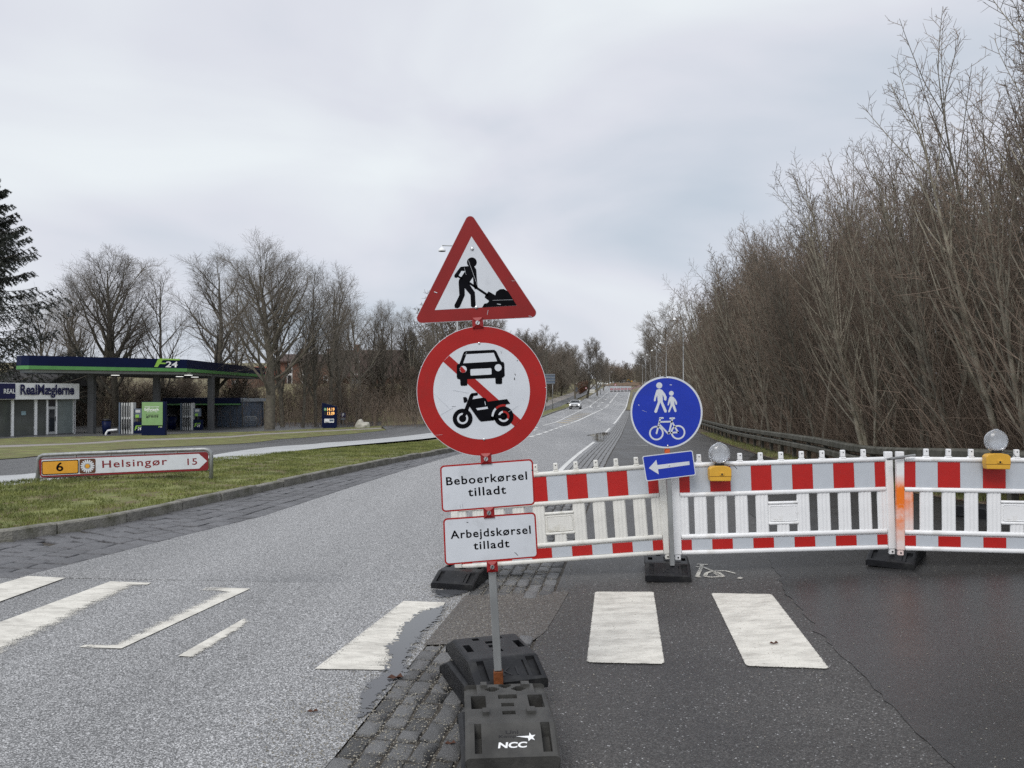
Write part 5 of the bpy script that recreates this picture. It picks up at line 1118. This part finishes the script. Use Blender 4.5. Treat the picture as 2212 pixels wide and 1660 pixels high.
# clipped brown hedge and gate pillar left of the far road
a, b = fpt(720, 500), fpt(925, 380)
bm = bmesh.new(); rb = random.Random(12); hd_ = b - a; hl = Vector((hd_.x, hd_.y)).length
hedge = thing('hedge', 'clipped brown beech hedge left of the far road', 'hedge', (a.x, a.y, gz(a.x, a.y)), (0, 0, math.atan2(hd_.y, hd_.x)))
rise = (gz(b.x, b.y) - gz(a.x, a.y)) / hl
hv = []; hf_ = []
for i in range(9000):
    x = rb.uniform(0, hl); side = rb.random(); yy = rb.uniform(-.9, .9); z = rb.uniform(.05, 2.6)
    if side < .4: yy = -.9 + rb.uniform(-.08, .12)
    elif side < .7: z = 2.6 + rb.uniform(-.12, .15)
    c = Vector((x, yy, z + rise * x)); s_ = .22; u1 = Vector((rb.gauss(0, 1), rb.gauss(0, 1), rb.gauss(0, 1))).normalized() * s_; u2 = Vector((rb.gauss(0, 1), rb.gauss(0, 1), rb.gauss(0, 1))).normalized() * s_
    k = len(hv); hv += [c, c + u1, c + u2]; hf_.append((k, k + 1, k + 2))
ob('foliage', pyme('hedge', hv, hf_), M_HEDGE, hedge)
p = fpt(955, 350); pi_ = thing('gate_pillar', 'dark gate pillar with a white plate at the end of the brown hedge', 'pillar', p); k = p.y / F * S / 6.9125; ob('pillar', box(30 * k, .5, 120 * k, .05, 1, True), M_DARK, pi_); ob('white_plate', box(18 * k, .05, 40 * k), M_WPAINT, pi_, (-8 * k, -.28, 75 * k))

# ------------------------------------------------------------------ bare trees
def grow(rng, S_, D_, L_, R0, R1, k, wander, up, lean=None):
    """B branches at once: start, direction, length, radii -> points (B, k+1, 3), radii"""
    B = len(S_); P = np.zeros((B, k + 1, 3)); P[:, 0] = S_; D = D_.copy()
    for i in range(k):
        D = D + rng.normal(0, wander, (B, 3)); D[:, 2] += up
        if lean is not None: D += lean
        D /= np.linalg.norm(D, axis=1)[:, None] + 1e-9; P[:, i + 1] = P[:, i] + D * (L_ / k)[:, None]
    t = np.linspace(0, 1, k + 1)[None]; R = R0[:, None] * (1 - t) ** .8 + R1[:, None] * t
    return P, R
def spawn(rng, P, R, n, t0, t1, ang, angv):
    """n children per branch: positions, directions, radii at the fork, place t along the parent"""
    B, k1, _ = P.shape; k = k1 - 1; t = (np.arange(n)[None] + rng.random((B, n))) / n * (t1 - t0) + t0; s = np.clip(t * k, 0, k - 1e-4); i = s.astype(int); f = s - i; b = np.arange(B)[:, None]
    p = P[b, i] * (1 - f)[..., None] + P[b, i + 1] * f[..., None]; d = P[b, i + 1] - P[b, i]; d /= np.linalg.norm(d, axis=-1, keepdims=True) + 1e-9; r = R[b, i] * (1 - f) + R[b, i + 1] * f
    a = (np.arange(n)[None] * 2.4 + rng.random((B, 1)) * 6.28) + rng.normal(0, .5, (B, n)); ref = np.where(np.abs(d[..., 2:3]) > .9, np.array([1., 0, 0]), np.array([0, 0, 1.]))
    e1 = np.cross(d, ref); e1 /= np.linalg.norm(e1, axis=-1, keepdims=True) + 1e-9; e2 = np.cross(d, e1)
    th = np.radians(ang + rng.normal(0, angv, (B, n))); nd = d * np.cos(th)[..., None] + (e1 * np.cos(a)[..., None] + e2 * np.sin(a)[..., None]) * np.sin(th)[..., None]
    m = B * n; return p.reshape(m, 3), nd.reshape(m, 3), r.reshape(m), t.reshape(m)
def tubes(groups, name):
    """[(P, R, sides)] -> one mesh"""
    V = []; Q = []; off = 0
    for P, R, s in groups:
        B, k1, _ = P.shape; T = np.gradient(P, axis=1); T /= np.linalg.norm(T, axis=-1, keepdims=True) + 1e-9
        ref = np.where(np.abs(T[:, :1, 2:3]) > .85, np.array([1., 0, 0]), np.array([0, 0, 1.])); e1 = np.cross(T, np.broadcast_to(ref, T.shape)); e1 /= np.linalg.norm(e1, axis=-1, keepdims=True) + 1e-9; e2 = np.cross(T, e1)
        a = np.arange(s) * 2 * np.pi / s; v = P[:, :, None] + (e1[:, :, None] * np.cos(a)[None, None, :, None] + e2[:, :, None] * np.sin(a)[None, None, :, None]) * R[:, :, None, None]
        V.append(v.reshape(-1, 3)); base = off + np.arange(B)[:, None, None] * k1 * s + np.arange(k1 - 1)[None, :, None] * s; j = np.arange(s)[None, None]
        q = np.stack([base + j, base + (j + 1) % s, base + s + (j + 1) % s, base + s + j], -1).reshape(-1, 4); Q.append(q); off += B * k1 * s
    V = np.concatenate(V); Q = np.concatenate(Q); me = bpy.data.meshes.new(name); me.vertices.add(len(V)); me.vertices.foreach_set('co', V.ravel().astype(np.float32))
    me.loops.add(Q.size); me.loops.foreach_set('vertex_index', Q.ravel().astype(np.int32)); me.polygons.add(len(Q)); me.polygons.foreach_set('loop_start', (np.arange(len(Q)) * 4).astype(np.int32)); me.polygons.foreach_set('use_smooth', np.ones(len(Q), bool)); me.update(calc_edges=True); return me
def o1(*v): return np.array([v], float)
def big_tree(seed, H=15., crown=.3, fork=.22, n1=13, n2=10, n3=8, n4=4, ang1=38, spread=.55, up1=.10, twig=.8, trunk_r=.27):
    """spreading bare tree: trunk, rising limbs, branches, twigs"""
    r = np.random.default_rng(seed)
    P0, R0 = grow(r, o1(0, 0, -.3), o1(r.normal(0, .04), r.normal(0, .04), 1), np.array([H * .93]), np.array([trunk_r]), np.array([.02]), 9, .045, .05)
    p, d, rr_, t = spawn(r, P0, R0, n1, fork, .95, ang1, 7); L1 = H * spread * (1.05 - .75 * t) * r.uniform(.8, 1.15, len(t)) + .6
    P1, R1 = grow(r, p, d, L1, np.minimum(rr_ * .62, .13), np.full(len(t), .010), 7, .07, up1)
    p, d, rr_, t = spawn(r, P1, R1, n2, .18, .97, 36, 9); par = np.repeat(L1, n2); L2 = par * .48 * (1.05 - .6 * t) * r.uniform(.7, 1.2, len(t)) + .25
    P2, R2 = grow(r, p, d, L2, np.clip(rr_ * .6, .010, .05), np.full(len(t), .005), 5, .09, up1 * .8)
    p, d, rr_, t = spawn(r, P2, R2, n3, .15, 1., 36, 10); L3 = np.repeat(L2, n3) * .5 * (1.1 - .5 * t) * r.uniform(.7, 1.2, len(t)) + .18
    P3, R3 = grow(r, p, d, L3, np.full(len(t), .0075 * twig), np.full(len(t), .0042 * twig), 3, .13, .05)
    p, d, rr_, t = spawn(r, P3, R3, n4, .2, 1., 38, 12); L4 = np.repeat(L3, n4) * .55 * r.uniform(.6, 1.2, len(t)) + .12
    P4, R4 = grow(r, p, d, L4, np.full(len(t), .0055 * twig), np.full(len(t), .0035 * twig), 2, .12, .05)
    return tubes([(P0, R0, 8), (P1, R1, 6)], 'trunk'), tubes([(P2, R2, 4), (P3, R3, 3), (P4, R4, 3)], 'crown')
def sapling(seed, H=9.5, n1=20, n2=10, n3=5, lean=(-.05, 0, 0), stems=1, ang=34, twig=1.0, L1k=.36, low=.18, wob=.035, up=.10):
    """straight whippy stems: rising side shoots set with short twigs"""
    r = np.random.default_rng(seed)
    n = stems; S_ = np.c_[r.normal(0, .25, (n, 2)), np.full(n, -.2)]; D_ = np.c_[r.normal(0, .12, (n, 2)) + np.array(lean[:2]) * 9, np.ones(n)]; Ls = H * r.uniform(.75, 1.05, n)
    P0, R0 = grow(r, S_, D_, Ls, r.uniform(.05, .10, n), np.full(n, .006), 10, wob * .7, .03, np.array(lean))
    p, d, rr_, t = spawn(r, P0, R0, n1, low, .97, ang, 8); d[:, 0] -= .08; L1 = H * L1k * (1.15 - .75 * t) * r.uniform(.55, 1.2, len(t)) + .3
    P1, R1 = grow(r, p, d, L1, np.clip(rr_ * .55, .010, .034), np.full(len(t), .0045), 6, wob, up)
    p, d, rr_, t = spawn(r, P1, R1, n2, .12, .98, 46, 10); L2 = np.repeat(L1, n2) * .22 * (1.15 - .7 * t) * r.uniform(.4, 1.4, len(t)) + .10
    P2, R2 = grow(r, p, d, L2, np.full(len(t), .0065 * twig), np.full(len(t), .0036 * twig), 3, wob * 1.6, .06)
    p, d, rr_, t = spawn(r, P2, R2, n3, .2, .95, 48, 12); L3 = np.repeat(L2, n3) * .42 * r.uniform(.4, 1.2, len(t)) + .05
    P3, R3 = grow(r, p, d, L3, np.full(len(t), .0044 * twig), np.full(len(t), .003 * twig), 2, .06, .05)
    return tubes([(P0, R0, 7), (P1, R1, 5)], 'trunk'), tubes([(P2, R2, 3), (P3, R3, 3)], 'crown')
def tree(name, label, meshes, loc, rz, sc, mats, group=None, cat='tree'):
    o = thing(name, label, cat, loc, (0, 0, rz), group); o.scale = sc if isinstance(sc, tuple) else (sc,) * 3
    ob('trunk', meshes[0], mats[0], o); ob('crown', meshes[1], mats[1], o); return o
BT = (M_BARK, M_TWIG); ST = (M_SAPBARK, M_SAPTWIG)
T_A = big_tree(1, 15, n1=14, spread=.50, ang1=36, fork=.16); T_B = big_tree(2, 15, n1=16, spread=.42, ang1=33, fork=.2); T_C = big_tree(3, 15, n1=15, spread=.36, ang1=42, fork=.22, up1=.12); T_BIG = big_tree(4, 17, n1=26, n2=11, n3=8, spread=.52, ang1=44, fork=.20, trunk_r=.40, up1=.15)
T_S = big_tree(5, 13, n1=13, n2=7, n3=6, n4=4, spread=.30, ang1=28, fork=.25, trunk_r=.14); T_S2 = big_tree(6, 13, n1=12, n2=7, n3=6, n4=4, spread=.34, ang1=30, fork=.18, trunk_r=.13); T_OAK = big_tree(7, 15, n1=14, n2=9, n3=8, spread=.55, ang1=55, fork=.3, up1=.05, twig=1.6, trunk_r=.35); T_FAR = big_tree(8, 13, n1=14, n2=9, n3=7, n4=5, spread=.46, ang1=38, fork=.08, twig=2.0, up1=.12)
BUSH = [sapling(30 + i, 5.2, 12, 9, 6, (0, 0, 0), 5, 40, 1.8, .45, .08) for i in range(3)]
left_trees = [
 (215, 71, 540, T_A, 'broad bare tree above the left end of the canopy', 1.5), (258, 69, 531, T_B, 'tall bare tree rising behind the left canopy column', 1.25), (140, 79, 590, T_B, 'bare tree between the dark spruce and the canopy', 1.0), (100, 84, 625, T_A, 'small bare tree half hidden by the dark spruce', 1.0),
 (357, 73, 562, T_S2, 'slim bare tree rising behind the F24 logo', 1.3), (446, 70, 536, T_C, 'bare tree with curved limbs above the right part of the canopy', 1.4), (512, 76, 585, T_S2, 'slim bare tree left of the biggest tree', 1.5),
 (584, 62, 494, T_BIG, 'biggest bare tree, standing right of the canopy', 1.35), (612, 68, 540, T_B, 'bare tree close behind the biggest tree', .8), (655, 66, 580, T_S, 'slender bare tree left of the price totem', 1.0), (682, 68, 562, T_S2, 'slender bare tree just behind the price totem', 1.1), (712, 72, 556, T_S, 'slender bare tree above the price totem', 1.2), (742, 74, 572, T_S2, 'slender bare tree above the parking sign', 1.2), (780, 80, 612, T_S, 'slender bare tree above the pale boulder', 1.3), (765, 84, 640, T_S2, 'thin bare tree in front of the brick gable', 1.4), (800, 88, 655, T_S, 'thin bare tree right of the brick gable window', 1.5), (850, 90, 668, T_S2, 'thin bare tree left of the prohibition disc', 1.5), (722, 86, 650, T_A, 'bare tree between the two brick houses', .8),
 (828, 86, 640, T_A, 'bare tree between the brick gable and the warning triangle', .8),
 (884, 92, 662, T_B, 'bare tree touching the left side of the prohibition disc', 1.0), (935, 104, 690, T_A, 'bare tree behind the prohibition disc, left half', 1.0), (1000, 110, 690, T_B, 'bare tree below the triangle plate', 1.1), (1065, 118, 686, T_A, 'bare tree showing under the right corner of the triangle', 1.0), (1118, 128, 708, T_B, 'bare tree right of the lower triangle corner', 1.0), (1150, 122, 715, T_FAR, 'bushy bare tree above the grey sign back', 1.0),
 (1180, 150, 697, T_OAK, 'gnarled bare tree above the far brick roof', .9), (1212, 190, 735, T_FAR, 'bare tree left of the far road, before the tallest there', 1.0), (1242, 180, 742, T_FAR, 'bare tree above the far brown hedge', 1.0), (1268, 185, 726, T_FAR, 'rounded bare tree left of the gap in the sky', 1.1), (1290, 205, 738, T_FAR, 'bare tree at the right end of the left tree row', 1.0), (1303, 255, 770, T_FAR, 'last small bare tree of the left row', 1.0),
 (1440, 188, 650, T_OAK, 'big gnarled bare tree above the right row of street lamps', 1.1), (1415, 225, 705, T_FAR, 'bare tree left of the gnarled tree', 1.0), (1398, 265, 732, T_FAR, 'bare tree in the far right row over the lamps', 1.0), (1384, 310, 762, T_FAR, 'small bare tree at the far right of the gap', 1.0)]
rt = random.Random(8)
for px, Y, yt, me, lab, wd in left_trees:
    t = at(px, yt, Y); z0 = gz(t.x, Y); H = t.z - z0; mz = max(v.co.z for v in me[1].vertices); k = H / mz
    tree('bare_tree', lab, me, (t.x, Y, z0), rt.uniform(0, 6.28), (k * wd, k * wd, k), BT, 'bare winter trees')
for i in range(14):   # closing trees beyond the crest
    px = 1306 + i * 7.5; Y = rt.uniform(420, 520); t = at(px, rt.uniform(794, 806), Y); z0 = gz(t.x, Y); H = max(t.z - z0, 5); k = H / 13
    tree('bare_tree', 'bare tree of the small dark row closing the far end of the road', T_FAR, (t.x, Y, z0), rt.uniform(0, 6), (k * 1.3, k * 1.3, k), BT, 'trees closing the far end of the road')
for i in range(22):   # low wood closing the crest
    px = rt.uniform(1285, 1420); Y = rt.uniform(395, 470); t = at(px, 800, Y); z0 = gz(t.x, Y); s_ = rt.uniform(1.5, 2.4)
    tree('bare_shrub', 'tall bare shrub of the low wood closing the far crest', BUSH[i % 3], (t.x, Y, z0 - .5), rt.uniform(0, 6), (s_ * 1.6, s_ * 1.6, s_), ST, 'shrubs closing the far crest', 'shrub')
for i in range(56):   # brushwood behind the station
    px = rt.uniform(90, 960); Y = rt.uniform(68, 84) if px < 560 else rt.uniform(72, 92); t = at(px, 900, Y); z0 = gz(t.x, Y); s_ = rt.uniform(.45, .95)
    tree('bare_shrub', 'bare brown shrub of the thicket behind the filling station', BUSH[i % 3], (t.x, Y, z0), rt.uniform(0, 6), (s_ * 1.3, s_ * 1.3, s_), (M_SAPBARK, M_SAPTWIG), 'bare shrubs behind the station', 'shrub')
for i in range(5):   # taller growth before the brick houses
    px = rt.uniform(660, 920); Y = rt.uniform(86, 98); t = at(px, 900, Y); z0 = gz(t.x, Y); s_ = rt.uniform(1.1, 1.7)
    tree('bare_shrub', 'tall bare shrub in front of the brick houses', BUSH[i % 3], (t.x, Y, z0), rt.uniform(0, 6), (s_, s_, s_), (M_SAPBARK, M_TWIG), 'tall shrubs before the brick houses', 'shrub')
for i in range(70):   # bank left of the far road
    Y = 108 + 190 * rt.random() ** 1.2; dd = 6.6 + 11 * rt.random() ** 1.3; u = road_left(Y) - dd; x = float(E(Y)) + u; s_ = rt.uniform(.9, 1.35) * (1 + max(0, dd - 7.5) * .09)
    tree('bare_shrub', 'bare brown shrub on the bank left of the far road', BUSH[i % 3], (x, Y, gz(x, Y)), rt.uniform(0, 6), (s_ * 1.3, s_ * 1.3, s_), (M_SAPBARK, M_SAPTWIG), 'bare shrubs on the left bank', 'shrub')
# thicket on the right
SAP = [sapling(60 + i, 9.6, 20, 12, 3, (-.002 - .004 * (i % 4), 0, 0), 1 + i % 3, 22 + 4 * (i % 3)) for i in range(8)]; SAPF = [sapling(80 + i, 10, 16, 9, 4, (-.006, 0, 0), 2, 30, 1.8) for i in range(3)]
n_s = 0
for i in range(300):
    if i < 190: Y = 7.5 + 46 * (i / 190) ** 1.15 + rt.uniform(-.7, .7); row = (i * 7) % 5; u = 7.5 + row * 1.5 + rt.uniform(-.6, .9)
    else: Y = 52 + 150 * ((i - 190) / 110) ** 1.2 + rt.uniform(-1.5, 1.5); row = (i * 7) % 4; u = 9.0 + row * 2.6 + rt.uniform(-.6, 1.2)
    x = float(E(Y)) + u; f = Y > 48
    s_ = rt.uniform(.86, 1.06) * (1 + .035 * row) * float(np.interp(Y, [7, 12, 16, 20, 25, 30, 40, 60, 100, 200], [.60, .74, .81, .82, .86, .90, 1.02, 1.22, 1.4, 1.4]))
    tree('bare_sapling', 'slender bare sapling leaning towards the road in the thicket behind the guard rail', (SAPF[i % 3] if f else SAP[i % 8]), (x, Y, gz(x, Y)), rt.uniform(-.6, .6), (s_, s_, s_), ST, 'saplings of the roadside thicket')
def brush(name, label, n, pos, hmin, hmax, m, seed, rad=.006):
    r = np.random.default_rng(seed); S_ = pos(r, n); D_ = np.c_[r.normal(-.15, .35, n), r.normal(0, .3, n), np.ones(n)]; P, R = grow(r, S_, D_, r.uniform(hmin, hmax, n), np.full(n, rad), np.full(n, rad * .4), 4, .12, .05)
    p, d, q, t = spawn(r, P, R, 4, .3, 1, 40, 12); P2, R2 = grow(r, p, d, r.uniform(.2, .7, len(t)), np.full(len(t), rad * .6), np.full(len(t), rad * .35), 2, .1, .05)
    return stuff(ob(name, tubes([(P, R, 3), (P2, R2, 3)], name), m), label, 'undergrowth')
def pos_r(r, n):
    Y = 7 + 110 * r.random(n) ** 1.8; u = 7.0 + 8 * r.random(n) ** 1.2; X = E(Y) + u; return np.c_[X, Y, g(X, Y)]
brush('undergrowth', 'tangled brown undergrowth at the foot of the roadside thicket', 9000, pos_r, .8, 3.6, M_SAPTWIG, 3, .008)
def pos_l(r, n):
    Y = r.uniform(67, 95, n); X = r.uniform(-.62, -.08, n) * Y; return np.c_[X, Y, g(X, Y)]
brush('undergrowth', 'tangled brown undergrowth behind the filling station', 4000, pos_l, .8, 3.2, M_SAPTWIG, 4, .014)
# birch pair at the far lamps, spruce
def spruce(seed, H):
    r = np.random.default_rng(seed); P0, R0 = grow(r, o1(0, 0, -.3), o1(0, 0, 1), np.array([H]), np.array([.32]), np.array([.03]), 8, .01, .02)
    n = 230; t = np.sort(r.random(n)) ** .9 * .94 + .05; z = t * H; a = r.random(n) * 6.283; Lb = (1 - t) * H * .42 * r.uniform(.75, 1.15, n) + .4
    D = np.c_[np.cos(a), np.sin(a), np.full(n, -.25) + .35 * t]; Pb, Rb = grow(r, np.c_[np.zeros(n), np.zeros(n), z], D, Lb, .05 * (1.1 - t), np.full(n, .008), 8, .03, .07)
    p, d, q, tt_ = spawn(r, Pb, Rb, 22, .1, 1., 55, 10); d[:, 2] = d[:, 2] * .3 - .35; L2 = np.repeat(Lb, 22) * .20 * (1.15 - .7 * tt_) + .12; P2, R2 = grow(r, p, d, L2, np.full(len(q), .012), np.full(len(q), .006), 3, .06, -.12)
    # needles: short flat blades round each twig
    p, d, q, t3 = spawn(r, P2, R2, 24, .02, 1., 58, 14); L3 = r.uniform(.09, .2, len(t3)); sd_ = np.cross(d, r.normal(0, 1, d.shape)); sd_ /= np.linalg.norm(sd_, axis=1)[:, None] + 1e-9; w = .034
    V = np.stack([p - sd_ * w, p + sd_ * w, p + d * L3[:, None]], 1).reshape(-1, 3); me = bpy.data.meshes.new('needles'); m = len(p); me.vertices.add(3 * m); me.vertices.foreach_set('co', V.ravel().astype(np.float32)); me.loops.add(3 * m); me.loops.foreach_set('vertex_index', np.arange(3 * m).astype(np.int32)); me.polygons.add(m); me.polygons.foreach_set('loop_start', (np.arange(m) * 3).astype(np.int32)); me.update(calc_edges=True)
    return tubes([(P0, R0, 8), (Pb, Rb, 5), (P2, R2, 3)], 'trunk'), me
t = at(-38, 335, 58); z0 = gz(t.x, 58); sp = spruce(2, t.z - z0)
tree('spruce', 'dark green spruce at the left edge of the picture', sp, (t.x, 58, z0), 0, 1.0, (M_BARK, M_NEEDLE))
bir = mat('birch_bark', (.5, .48, .44), .7, .2, 6)
for px, lab in ((1409, 'pale birch trunk left of the third street lamp'), (1412, 'pale birch trunk beside its twin near the third street lamp')):
    t = at(px, 765, 128); z0 = gz(t.x, 128); k = (t.z - z0) / 13; tree('birch', lab, T_S, (t.x, 128, z0), px, (k, k, k), (bir, M_TWIG), 'twin birches')

# ------------------------------------------------------------------ grass blades, gravel, leaves
def blades(name, label, n, pos, h0, h1, m, seed, w=.006):
    r = np.random.default_rng(seed); p = pos(r, n); a = r.random(n) * 6.283; ln = r.normal(0, .35, (n, 2)); h = r.uniform(h0, h1, n); d = np.c_[ln, np.ones(n)] * h[:, None]; s_ = np.c_[np.cos(a), np.sin(a), np.zeros(n)] * w
    V = np.stack([p - s_, p + s_, p + d], 1).reshape(-1, 3); me = bpy.data.meshes.new(name); me.vertices.add(3 * n); me.vertices.foreach_set('co', V.ravel().astype(np.float32)); me.loops.add(3 * n); me.loops.foreach_set('vertex_index', np.arange(3 * n).astype(np.int32)); me.polygons.add(n); me.polygons.foreach_set('loop_start', (np.arange(n) * 3).astype(np.int32)); me.update(calc_edges=True)
    return stuff(ob(name, me, m), label, 'grass')
def pos_i(r, n):
    Y = 8.4 + 22.6 * r.random(n) ** 1.25; f = np.array([isl_front(y) for y in Y]) - .15; b = np.array([isl_back(y) for y in Y]); u = b + (f - b) * r.random(n); X = E(Y) + u
    c = np.sin(X * 5.1 + np.sin(Y * 3.3) * 2) * np.sin(Y * 4.3 + np.sin(X * 2.2) * 2); k = c + r.normal(0, .4, n) > -.25; X, Y = X[k], Y[k]; m = n - len(X)
    X = np.r_[X, X[:m] + .01]; Y = np.r_[Y, Y[:m] + .01]; return np.c_[X, Y, g(X, Y) + .095]
blades('grass', 'short patchy winter grass on the kerbed island', 110000, pos_i, .02, .055, M_BLADE, 11)
def pos_v(r, n):
    Y = 9 + 40 * r.random(n) ** 1.4; u = np.interp(Y, [6, 9, 16, 26], [8, 6.5, 5.8, 5.6]) + r.random(n) ** 1.3 * 1.0; X = E(Y) + u; return np.c_[X, Y, g(X, Y)]
blades('grass', 'green grass tufts along the foot of the guard rail', 9000, pos_v, .03, .14, M_BLADE, 12)
def pebbles(name, label, n, pos, s0, s1, m, seed):
    r = np.random.default_rng(seed); p = pos(r, n); s_ = r.uniform(s0, s1, n) ** 1.0; o8 = np.array([[1, 0, 0], [0, 1, 0], [-1, 0, 0], [0, -1, 0], [0, 0, .7], [0, 0, -.5]], float); fz = [(0, 1, 4), (1, 2, 4), (2, 3, 4), (3, 0, 4), (1, 0, 5), (2, 1, 5), (3, 2, 5), (0, 3, 5)]
    a = r.random(n) * 6.28; V = []; c, s2 = np.cos(a), np.sin(a); q = o8[None] * (1 + r.normal(0, .25, (n, 6, 1))) * s_[:, None, None]; x = q[..., 0] * c[:, None] - q[..., 1] * s2[:, None]; y = q[..., 0] * s2[:, None] + q[..., 1] * c[:, None]
    V = np.stack([x + p[:, :1], y + p[:, 1:2], q[..., 2] + p[:, 2:3]], -1).reshape(-1, 3); Ff = (np.arange(n)[:, None, None] * 6 + np.array(fz)[None]).reshape(-1, 3)
    return stuff(ob(name, pyme(name, V, Ff.tolist()), m), label, 'gravel')
def pos_g(r, n):
    Y = 2.6 + 5.2 * r.random(n); k = np.sin(Y * 7) * .08; u = r.normal(.16, .30, n) + k; X = E(Y) + u; return np.c_[X, Y, g(X, Y) + .002]
pebbles('gravel', 'loose pale grit gathered in the gutter between the setts', 13000, pos_g, .0018, .006, M_GRAVEL, 5)
def pos_p(r, n):
    Y = 2.4 + 6 * r.random(n); u = .8 + 4.6 * r.random(n) ** 1.6; X = E(Y) + u; return np.c_[X, Y, g(X, Y) + .006]
pebbles('gravel', 'scattered pale chips on the dark path', 1500, pos_p, .0016, .0045, M_GRAVEL, 6)
def litter(name, label, n, pos, s0, s1, seed):
    r = np.random.default_rng(seed); p = pos(r, n); V = []; Fc = []
    for i in range(n):
        a = r.random() * 6.28; s_ = r.uniform(s0, s1); c = p[i]; tz = r.uniform(0, .4) * s_; k = len(V)
        for dx, dy, dz in ((-1, 0, 0), (-.3, .45, .3), (.6, .3, .6), (1, 0, .2), (.5, -.35, .5), (-.3, -.4, .1)): V.append((c[0] + s_ * (dx * math.cos(a) - dy * math.sin(a)), c[1] + s_ * (dx * math.sin(a) + dy * math.cos(a)), c[2] + .004 + dz * tz))
        Fc.append(tuple(range(k, k + 6)))
    return stuff(ob(name, pyme(name, V, Fc), M_LEAF), label, 'leaves')
def pos_lv(r, n):
    Y = 7 + 32 * r.random(n) ** 1.3; u = np.interp(Y, [6, 9, 16, 26], [7.6, 6.2, 5.7, 5.5]) + r.random(n) * 3; X = E(Y) + u; return np.c_[X, Y, g(X, Y) + .012]
litter('fallen_leaves', 'scattered brown leaves on the grass island', 700, lambda r, n: pos_i(r, n) + np.array([0, 0, .02]), .012, .03, 8)
litter('fallen_leaves', 'brown fallen leaves along the verge by the guard rail', 3500, pos_lv, .02, .05, 7)
for q_, s_, lab in ((c7b(1215, 1000), .05, 'crumpled dark brown leaf lying in the gutter by the setts'), (c7b(1625, 1490), .028, 'small reddish leaf on the setts left of the dusty base weight'), (c7b(600, 1250), .03, 'brown leaf lying on the bleached road surface'), ((1672, 1394), .03, 'thin brown leaf on the right zebra stripe')):
    p = gp(*q_); V = [(dx * s_, dy * s_, dz * s_) for dx, dy, dz in ((-1, 0, .1), (-.5, .45, .35), (.1, .3, .1), (.6, .5, .5), (1, .05, .15), (.4, -.45, .4), (-.2, -.25, .05), (-.6, -.4, .3))]
    tag(ob('leaf', pyme('leaf', V, [(0, 1, 2), (0, 2, 6), (0, 6, 7), (2, 3, 4), (2, 4, 6), (6, 4, 5)]), M_LEAF, None, (p.x, p.y, p.z + .01)), lab, 'leaf')
